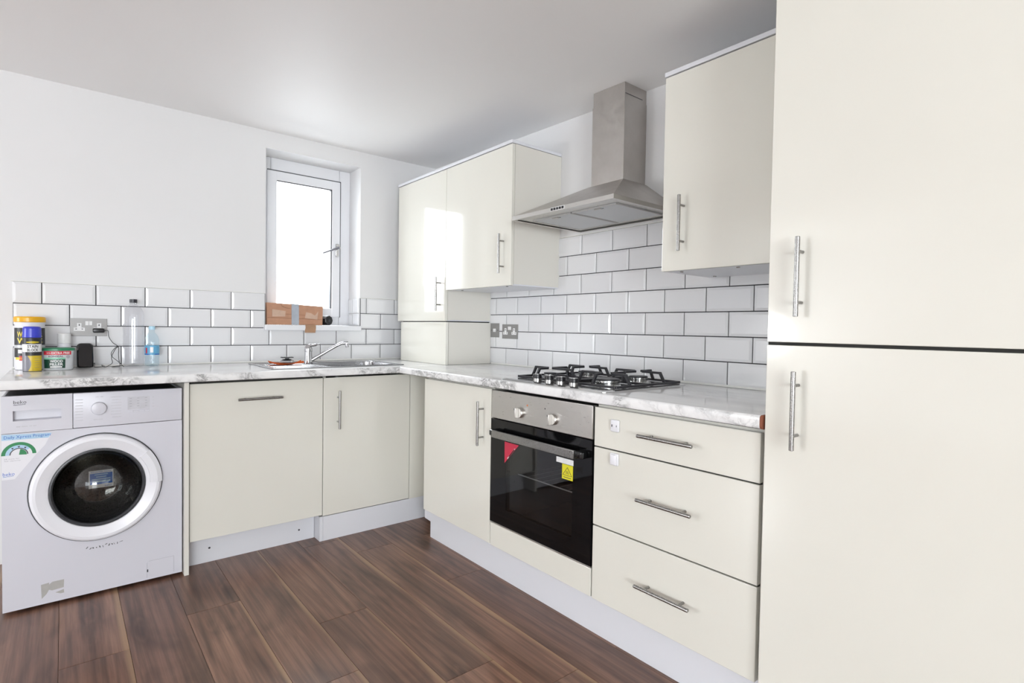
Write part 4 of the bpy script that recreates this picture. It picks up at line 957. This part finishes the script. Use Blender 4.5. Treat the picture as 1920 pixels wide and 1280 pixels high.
C = (-2.084, -0.160); A0 = face((*C, 0)); r = 0.058
t = root('wood_filler_tub', (*C, Z0), 'oval green tub of wood filler with red band beside the spray can', 'tub')
sx_, sy_ = 1.0, 0.72; rot_x = (-math.sin(A0), math.cos(A0), 0)
def oval(p, prof): return lathe(p, (0, 0, 1), prof, 44, sx=sx_, sy=sy_, xd=rot_x)
obj('tub', oval((*C, Z0), [(r-0.008, 0), (r-0.004, 0.003), (r-0.001, 0.088)]), 'label_silver', t, 'auto')
obj('lid', oval((*C, Z0+0.0882), [(r+0.001, 0), (r+0.003, 0.001), (r+0.003, 0.009), (r, 0.012), (r-0.004, 0.0125), (r-0.006, 0.010), (0, 0.010)]), 'tub_green', t, 'auto')
ex = Vector(rot_x).normalized(); ey = Vector((0, 0, 1)).cross(ex)
def on_oval(z, off=0.0006):
    def g_(u, v):
        zz = z+v; rr_ = (r-0.004)+(0.003)*min(1, max(0, (zz-Z0)/0.088))+off
        a = -PI/2+u/(r*0.95)
        return Vector((C[0], C[1], zz))+ex*(rr_*sx_*math.cos(a))+ey*(rr_*sy_*math.sin(a))
    return g_
if (ey*-1).dot(CAM-Vector((*C, 0))) < 0:
    _old = on_oval
    def on_oval(z, off=0.0006):
        def g_(u, v):
            zz = z+v; rr_ = (r-0.004)+(0.003)*min(1, max(0, (zz-Z0)/0.088))+off
            a = PI/2-u/(r*0.95)
            return Vector((C[0], C[1], zz))-ex*0+ex*(rr_*sx_*math.cos(a))*(1 if True else -1)+ey*(rr_*sy_*math.sin(a))
        return g_
# u must run to the viewer's right
g0 = on_oval(Z0); rightv = Vector((math.cos(YAW), -math.sin(YAW), 0)); SGN = 1 if (Vector(g0(0.02, 0.04))-Vector(g0(-0.02, 0.04))).dot(rightv) > 0 else -1
def ov(z, off=0.0006):
    g_ = on_oval(z, off); return lambda u, v: g_(SGN*u, v)
def oband(u0, u1, z0, z1, mt, nm, off, parent): return obj(nm, sheet(lambda u, v: ov(Z0, off)(u, v), lin(u0, u1, 16), lin(z0, z1, 3)), mt, parent)
oband(-0.058, 0.052, 0.070, 0.087, 'print_red', 'red_band', 0.0006, t)
obj('lettering', text_bm('EXTRA FREE', lambda u, v: ov(Z0+0.0785, 0.0012)(u+0.010, v), 0.066, 0.0095, bold=0.02), 'print_white', t)
obj('lettering', text_bm('30%', lambda u, v: ov(Z0+0.0785, 0.0012)(u-0.034, v), 0.016, 0.0075), 'print_white', t)
obj('lettering', text_bm('RONSEAL', lambda u, v: ov(Z0+0.0635, 0.0012)(u-0.008, v), 0.052, 0.0075, bold=0.02), 'print_dark', t)
oband(-0.058, 0.026, 0.050, 0.0575, 'tub_mint', 'mint_band', 0.0006, t)
oband(-0.058, 0.026, 0.010, 0.0498, 'tub_dark_green', 'green_panel', 0.0006, t)
b = bmesh.new(); text_bm('WOOD', lambda u, v: ov(Z0+0.0415, 0.0012)(u-0.006, v), 0.046, 0.0115, b, bold=0.03); text_bm('FILLER', lambda u, v: ov(Z0+0.0275, 0.0012)(u-0.006, v), 0.048, 0.0115, b, bold=0.03)
obj('lettering', b, 'print_white', t)
oband(-0.029, 0.014, 0.0125, 0.0190, 'print_white', 'white_strip', 0.0010, t)
b = bmesh.new(); g_ = ov(Z0, 0.0009)
cv = [b.verts.new(g_(0.037+0.0085*math.cos(2*PI*i/20), 0.061+0.0085*math.sin(2*PI*i/20))) for i in range(20)]; b.faces.new(cv)
obj('round_badge', b, 'print_grey', t)

C = (-2.062, -0.062)
t = root('white_bottle', (*C, Z0), 'plain white round container half hidden behind the wood filler tub', 'bottle')
obj('bottle', lathe((*C, Z0), (0, 0, 1), [(0.022, 0), (0.025, 0.003), (0.025, 0.112), (0.022, 0.118)], 30), 'plastic_white', t, 'auto')
obj('cap', lathe((*C, Z0+0.1182), (0, 0, 1), [(0.0255, 0), (0.026, 0.002), (0.025, 0.044), (0.023, 0.046), (0, 0.046)], 30), 'print_white', t, 'auto')

# black handset standing by the tubs, cable to the plug
C = Vector((-1.985, -0.098, Z0)); aa = face(C)+PI/2
F = Matrix.Translation(C) @ Matrix.Rotation(aa+0.12, 4, 'Z') @ Matrix.Rotation(math.radians(-9), 4, 'X')
t = root('handset', C, 'rounded black plastic handset standing upright between the tubs and the socket', 'gadget')
b = bmesh.new(); P = []
def slab(wd, hh, th, rad, y0, bev): 
    t_ = bmesh.new(); pts = []
    for cx, cz, a0 in ((wd/2-rad, hh-rad, 0), (-wd/2+rad, hh-rad, PI/2), (-wd/2+rad*0.5, rad*0.5, PI), (wd/2-rad*0.5, rad*0.5, 1.5*PI)):
        rd = rad if cz > hh/2 else rad*0.5
        for i in range(6): a = a0+PI/2*i/5; pts.append((cx+rd*math.cos(a), cz+rd*math.sin(a)))
    rings_ = []
    for ins, y in ((bev, y0), (0, y0+bev), (0, y0+th-bev), (bev, y0+th)):
        rings_.append([t_.verts.new(F @ Vector((x*(1-ins*2/wd), y, z*(1-ins*2/hh)+ins))) for x, z in pts])
    for a_, c_ in zip(rings_, rings_[1:]):
        for i in range(len(pts)): t_.faces.new((a_[i], a_[(i+1) % len(pts)], c_[(i+1) % len(pts)], c_[i]))
    t_.faces.new(rings_[0]); t_.faces.new(rings_[-1][::-1]); return t_
b = slab(0.062, 0.116, 0.034, 0.016, -0.017, 0.005)
zmin = min(v.co.z for v in b.verts)
for v in b.verts: v.co.z += Z0-zmin+0.0002
obj('shell', b, 'black_gloss', t, 'auto')
t = root('power_plug', (-1.928, -0.03, 1.066), 'black power plug in the socket with thin black cable trailing to the worktop', 'charger')
obj('plug_body', box(-1.954, -1.908, -0.050, -0.0170, 1.068, 1.090, 0.006, 3), 'black_plastic', t, 'auto')
cab = [(-1.908, -0.036, 1.079), (-1.880, -0.036, 1.078), (-1.876, -0.034, 1.048), (-1.860, -0.032, 1.018), (-1.838, -0.032, 0.998), (-1.8375, -0.036, 0.96), (-1.836, -0.045, 0.93), (-1.834, -0.075, Z0+0.004), (-1.850, -0.115, Z0+0.003), (-1.868, -0.100, Z0+0.003), (-1.855, -0.070, Z0+0.004), (-1.825, -0.075, Z0+0.006), (-1.822, -0.105, Z0+0.004),
       (-1.845, -0.090, Z0+0.030), (-1.866, -0.072, Z0+0.052), (-1.867, -0.062, Z0+0.072), (-1.850, -0.055, Z0+0.096), (-1.838, -0.050, Z0+0.099), (-1.850, -0.055, Z0+0.090), (-1.868, -0.075, Z0+0.05), (-1.866, -0.095, Z0+0.022), (-1.890, -0.100, Z0+0.004), (-1.915, -0.105, Z0+0.004), (-1.922, -0.090, Z0+0.012), (-1.912, -0.100, Z0+0.006), (-1.945, -0.112, Z0+0.003), (-1.950, -0.112, Z0+0.008), (-1.949, -0.104, Z0+0.024), (-1.9515, -0.096, Z0+0.020)]
cab = [cab[0]]+[(x-0.014 if x > -1.90 else x, y, z) for x, y, z in cab[1:]]
obj('cable', tube(cab, 0.0014, 6, smooth_steps=5), 'cable_black', t, True)

def bottle(name, C, R, Hh, prof, body, capm, label, caph, capr):
    t = root(name, (*C, Z0), label, 'bottle')
    obj('bottle', lathe((*C, Z0), (0, 0, 1), prof, 36, caps=False), body, t, True)
    obj('cap', lathe((*C, Z0+Hh-caph), (0, 0, 1), [(capr, 0), (capr, caph-0.001), (capr-0.002, caph), (0, caph)], 24), capm, t, 'auto')
    return t
R = 0.0445; H_ = 0.338
pf = [(0, 0.012), (0.020, 0.006), (0.036, 0.001), (R-0.001, 0.006)]
for k in range(5): z = 0.02+0.032*k; pf += [(R, z), (R-0.0018, z+0.016)]
pf += [(R, 0.185), (R, 0.262), (R-0.002, 0.276), (R-0.010, 0.292), (0.022, 0.304), (0.0145, 0.311), (0.0145, 0.320)]
t = bottle('plastic_bottle', (-1.792, -0.066), R, H_, pf, 'clear_plastic', 'cap_black', 'tall empty clear plastic bottle with black cap against the tiles', 0.018, 0.0165)
obj('neck_ring', lathe((-1.792, -0.066, Z0+0.3135), (0, 0, 1), [(0.0148, 0), (0.0185, 0.001), (0.0185, 0.003), (0.0148, 0.004)], 24, caps=False), 'clear_plastic', t, 'auto')
R = 0.032; H_ = 0.204
pf = [(0, 0.008), (0.015, 0.004), (0.026, 0.0008), (R-0.001, 0.005), (R, 0.012), (R-0.0015, 0.03), (R, 0.048), (R-0.0005, 0.06), (R-0.0005, 0.105), (R, 0.112), (R-0.0005, 0.135), (R-0.005, 0.152), (0.018, 0.166), (0.0125, 0.172), (0.0125, 0.188)]
CB = (-1.714, -0.068)
t = bottle('plastic_bottle', CB, R, H_, pf, 'blue_plastic', 'cap_pale_blue', 'small water bottle with blue paper label and pale blue cap', 0.018, 0.014)
A0 = face((*CB, 0))
lb = obj('label', lathe((*CB, Z0+0.058), (0, 0, 1), [(R+0.0004, 0), (R+0.0004, 0.047)], 36, caps=False), 'water_label', t, 'auto')
f = on_cyl(CB, R+0.0008, Z0, A0)
obj('label_red', sheet(lambda u, v: f(u, v), lin(-0.030, -0.022, 4), [0.066, 0.094]), 'print_red', lb)
obj('label_picture', sheet(lambda u, v: f(u, v), lin(-0.008, 0.006, 5), [0.070, 0.098]), 'print_white', lb)
b = sheet(lambda u, v: f(u, v), lin(-0.045, -0.010, 6), [0.0585, 0.0635]); sheet(lambda u, v: f(u, v), lin(0.012, 0.045, 6), [0.0585, 0.0635], b)
obj('label_edge', b, 'print_blue', lb, kind='stuff')

# ------------------------------------------------------------------ on the window sill
SZI = 1.1208
t = root('cardboard_box', (-0.97, 0.075, SZI), 'brown cardboard parcel box closed with grey tape on the window sill', 'box')
F = Matrix.Translation((-1.136, 0.012, SZI)) @ Matrix.Rotation(0.01, 4, 'Z')
def fb(x, y, z): return F @ Vector((x, y, z))
b = bmesh.new()
bot = [(0, 0, 0), (0.334, 0, 0), (0.334, 0.13, 0), (0, 0.13, 0)]; topz = [0.131, 0.1175, 0.1165, 0.130]
lo = [b.verts.new(fb(*p)) for p in bot]; hi = [b.verts.new(fb(p[0]+(0.002 if i in (1, 2) else 0), p[1], topz[i])) for i, p in enumerate(bot)]
for i in range(4): b.faces.new((lo[i], lo[(i+1) % 4], hi[(i+1) % 4], hi[i]))
b.faces.new(lo); b.faces.new(hi)
bmesh.ops.bevel(b, geom=b.edges[:], offset=0.0022, segments=2, affect='EDGES', profile=0.5)
bx_ = obj('carton', b, 'card', t, 'auto')
b = prism([fb(0.004, -0.0018, 0.004), fb(0.331, -0.0018, 0.004), fb(0.331, -0.0018, 0.034), fb(0.004, -0.0018, 0.041)], (0, 0.0016, 0))
obj('flap', b, 'card', t, label='overlapping lower flap')
obj('flap_edge', prism([fb(0.004, -0.002, 0.0412), fb(0.331, -0.002, 0.0342), fb(0.331, -0.002, 0.0365), fb(0.004, -0.002, 0.0435)], (0, 0.0018, 0)), 'card_edge', t)
obj('crease', prism([fb(0.10, -0.0006, 0.0640), fb(0.225, -0.0006, 0.0600), fb(0.225, -0.0006, 0.0622), fb(0.10, -0.0006, 0.0662)], (0, 0.0005, 0)), 'card_edge', t)
b = prism([fb(0.143, -0.0024, 0.0005), fb(0.187, -0.0024, 0.0005), fb(0.186, -0.0024, 0.1245), fb(0.142, -0.0024, 0.1262)], (0, 0.0008, 0)); prism([fb(0.142, -0.0024, 0.1266), fb(0.186, -0.0024, 0.1248), fb(0.186, 0.06, 0.1248), fb(0.142, 0.06, 0.1266)], (0, 0, 0.0008), b)
obj('grey_tape', b, 'tape_grey', t, label='strip of grey duct tape')
obj('clear_tape', prism([fb(0.030, -0.0022, 0.048), fb(0.105, -0.0022, 0.050), fb(0.108, -0.0022, 0.083), fb(0.065, -0.0022, 0.088), fb(0.030, -0.0022, 0.092)], (0, 0.0008, 0)), 'tape_clear', t)
obj('clear_tape', prism([fb(0.222, -0.0022, 0.042), fb(0.300, -0.0022, 0.036), fb(0.306, -0.0022, 0.088), fb(0.285, -0.0022, 0.060), fb(0.262, -0.0022, 0.074), fb(0.230, -0.0022, 0.080)], (0, 0.0008, 0)), 'tape_clear', t)
b = bmesh.new(); A = lin(PI, 1.5*PI, 10); tube([fb(0.135+0.055*math.cos(a), -0.0012, 0.126+0.026*math.sin(a)) for a in A], 0.0013, 6, b, 2)
obj('hand_hole_edge', b, 'card_edge', t)
t = root('black_roll', (-0.77, 0.048, SZI), 'black roll lying at the right end of the cardboard box on the sill', 'roll')
obj('roll', cyl((-0.778, 0.080, SZI+0.0312), (-0.757, 0.022, SZI+0.0312), 0.0310, 9, bev=0.003), 'black_plastic', t)
obj('core', cyl((-0.7568, 0.0215, SZI+0.0312), (-0.7563, 0.0201, SZI+0.0312), 0.009, 12), 'print_dark', t)
b = sheet(lambda u, v: (-0.9275+0.064*u+0.002*math.sin(5*v), *( (-0.0345-0.0022-0.0015*math.sin(3*u+6*v), 1.1225-(v)*0.048) )), lin(0, 1, 8), lin(0, 1, 8))
sheet(lambda u, v: (-0.9275+0.064*u, -0.0365+v*0.045, 1.1225+0.0004*math.sin(4*u)), lin(0, 1, 8), lin(0, 1, 3), b)
bmesh.ops.remove_doubles(b, verts=b.verts, dist=0.003)
bmesh.ops.solidify(b, geom=b.faces[:], thickness=-0.0008)
obj('brown_tape', b, 'tape_brown', smooth='auto', label='piece of brown parcel tape hanging over the sill edge below the box', cat='tape')
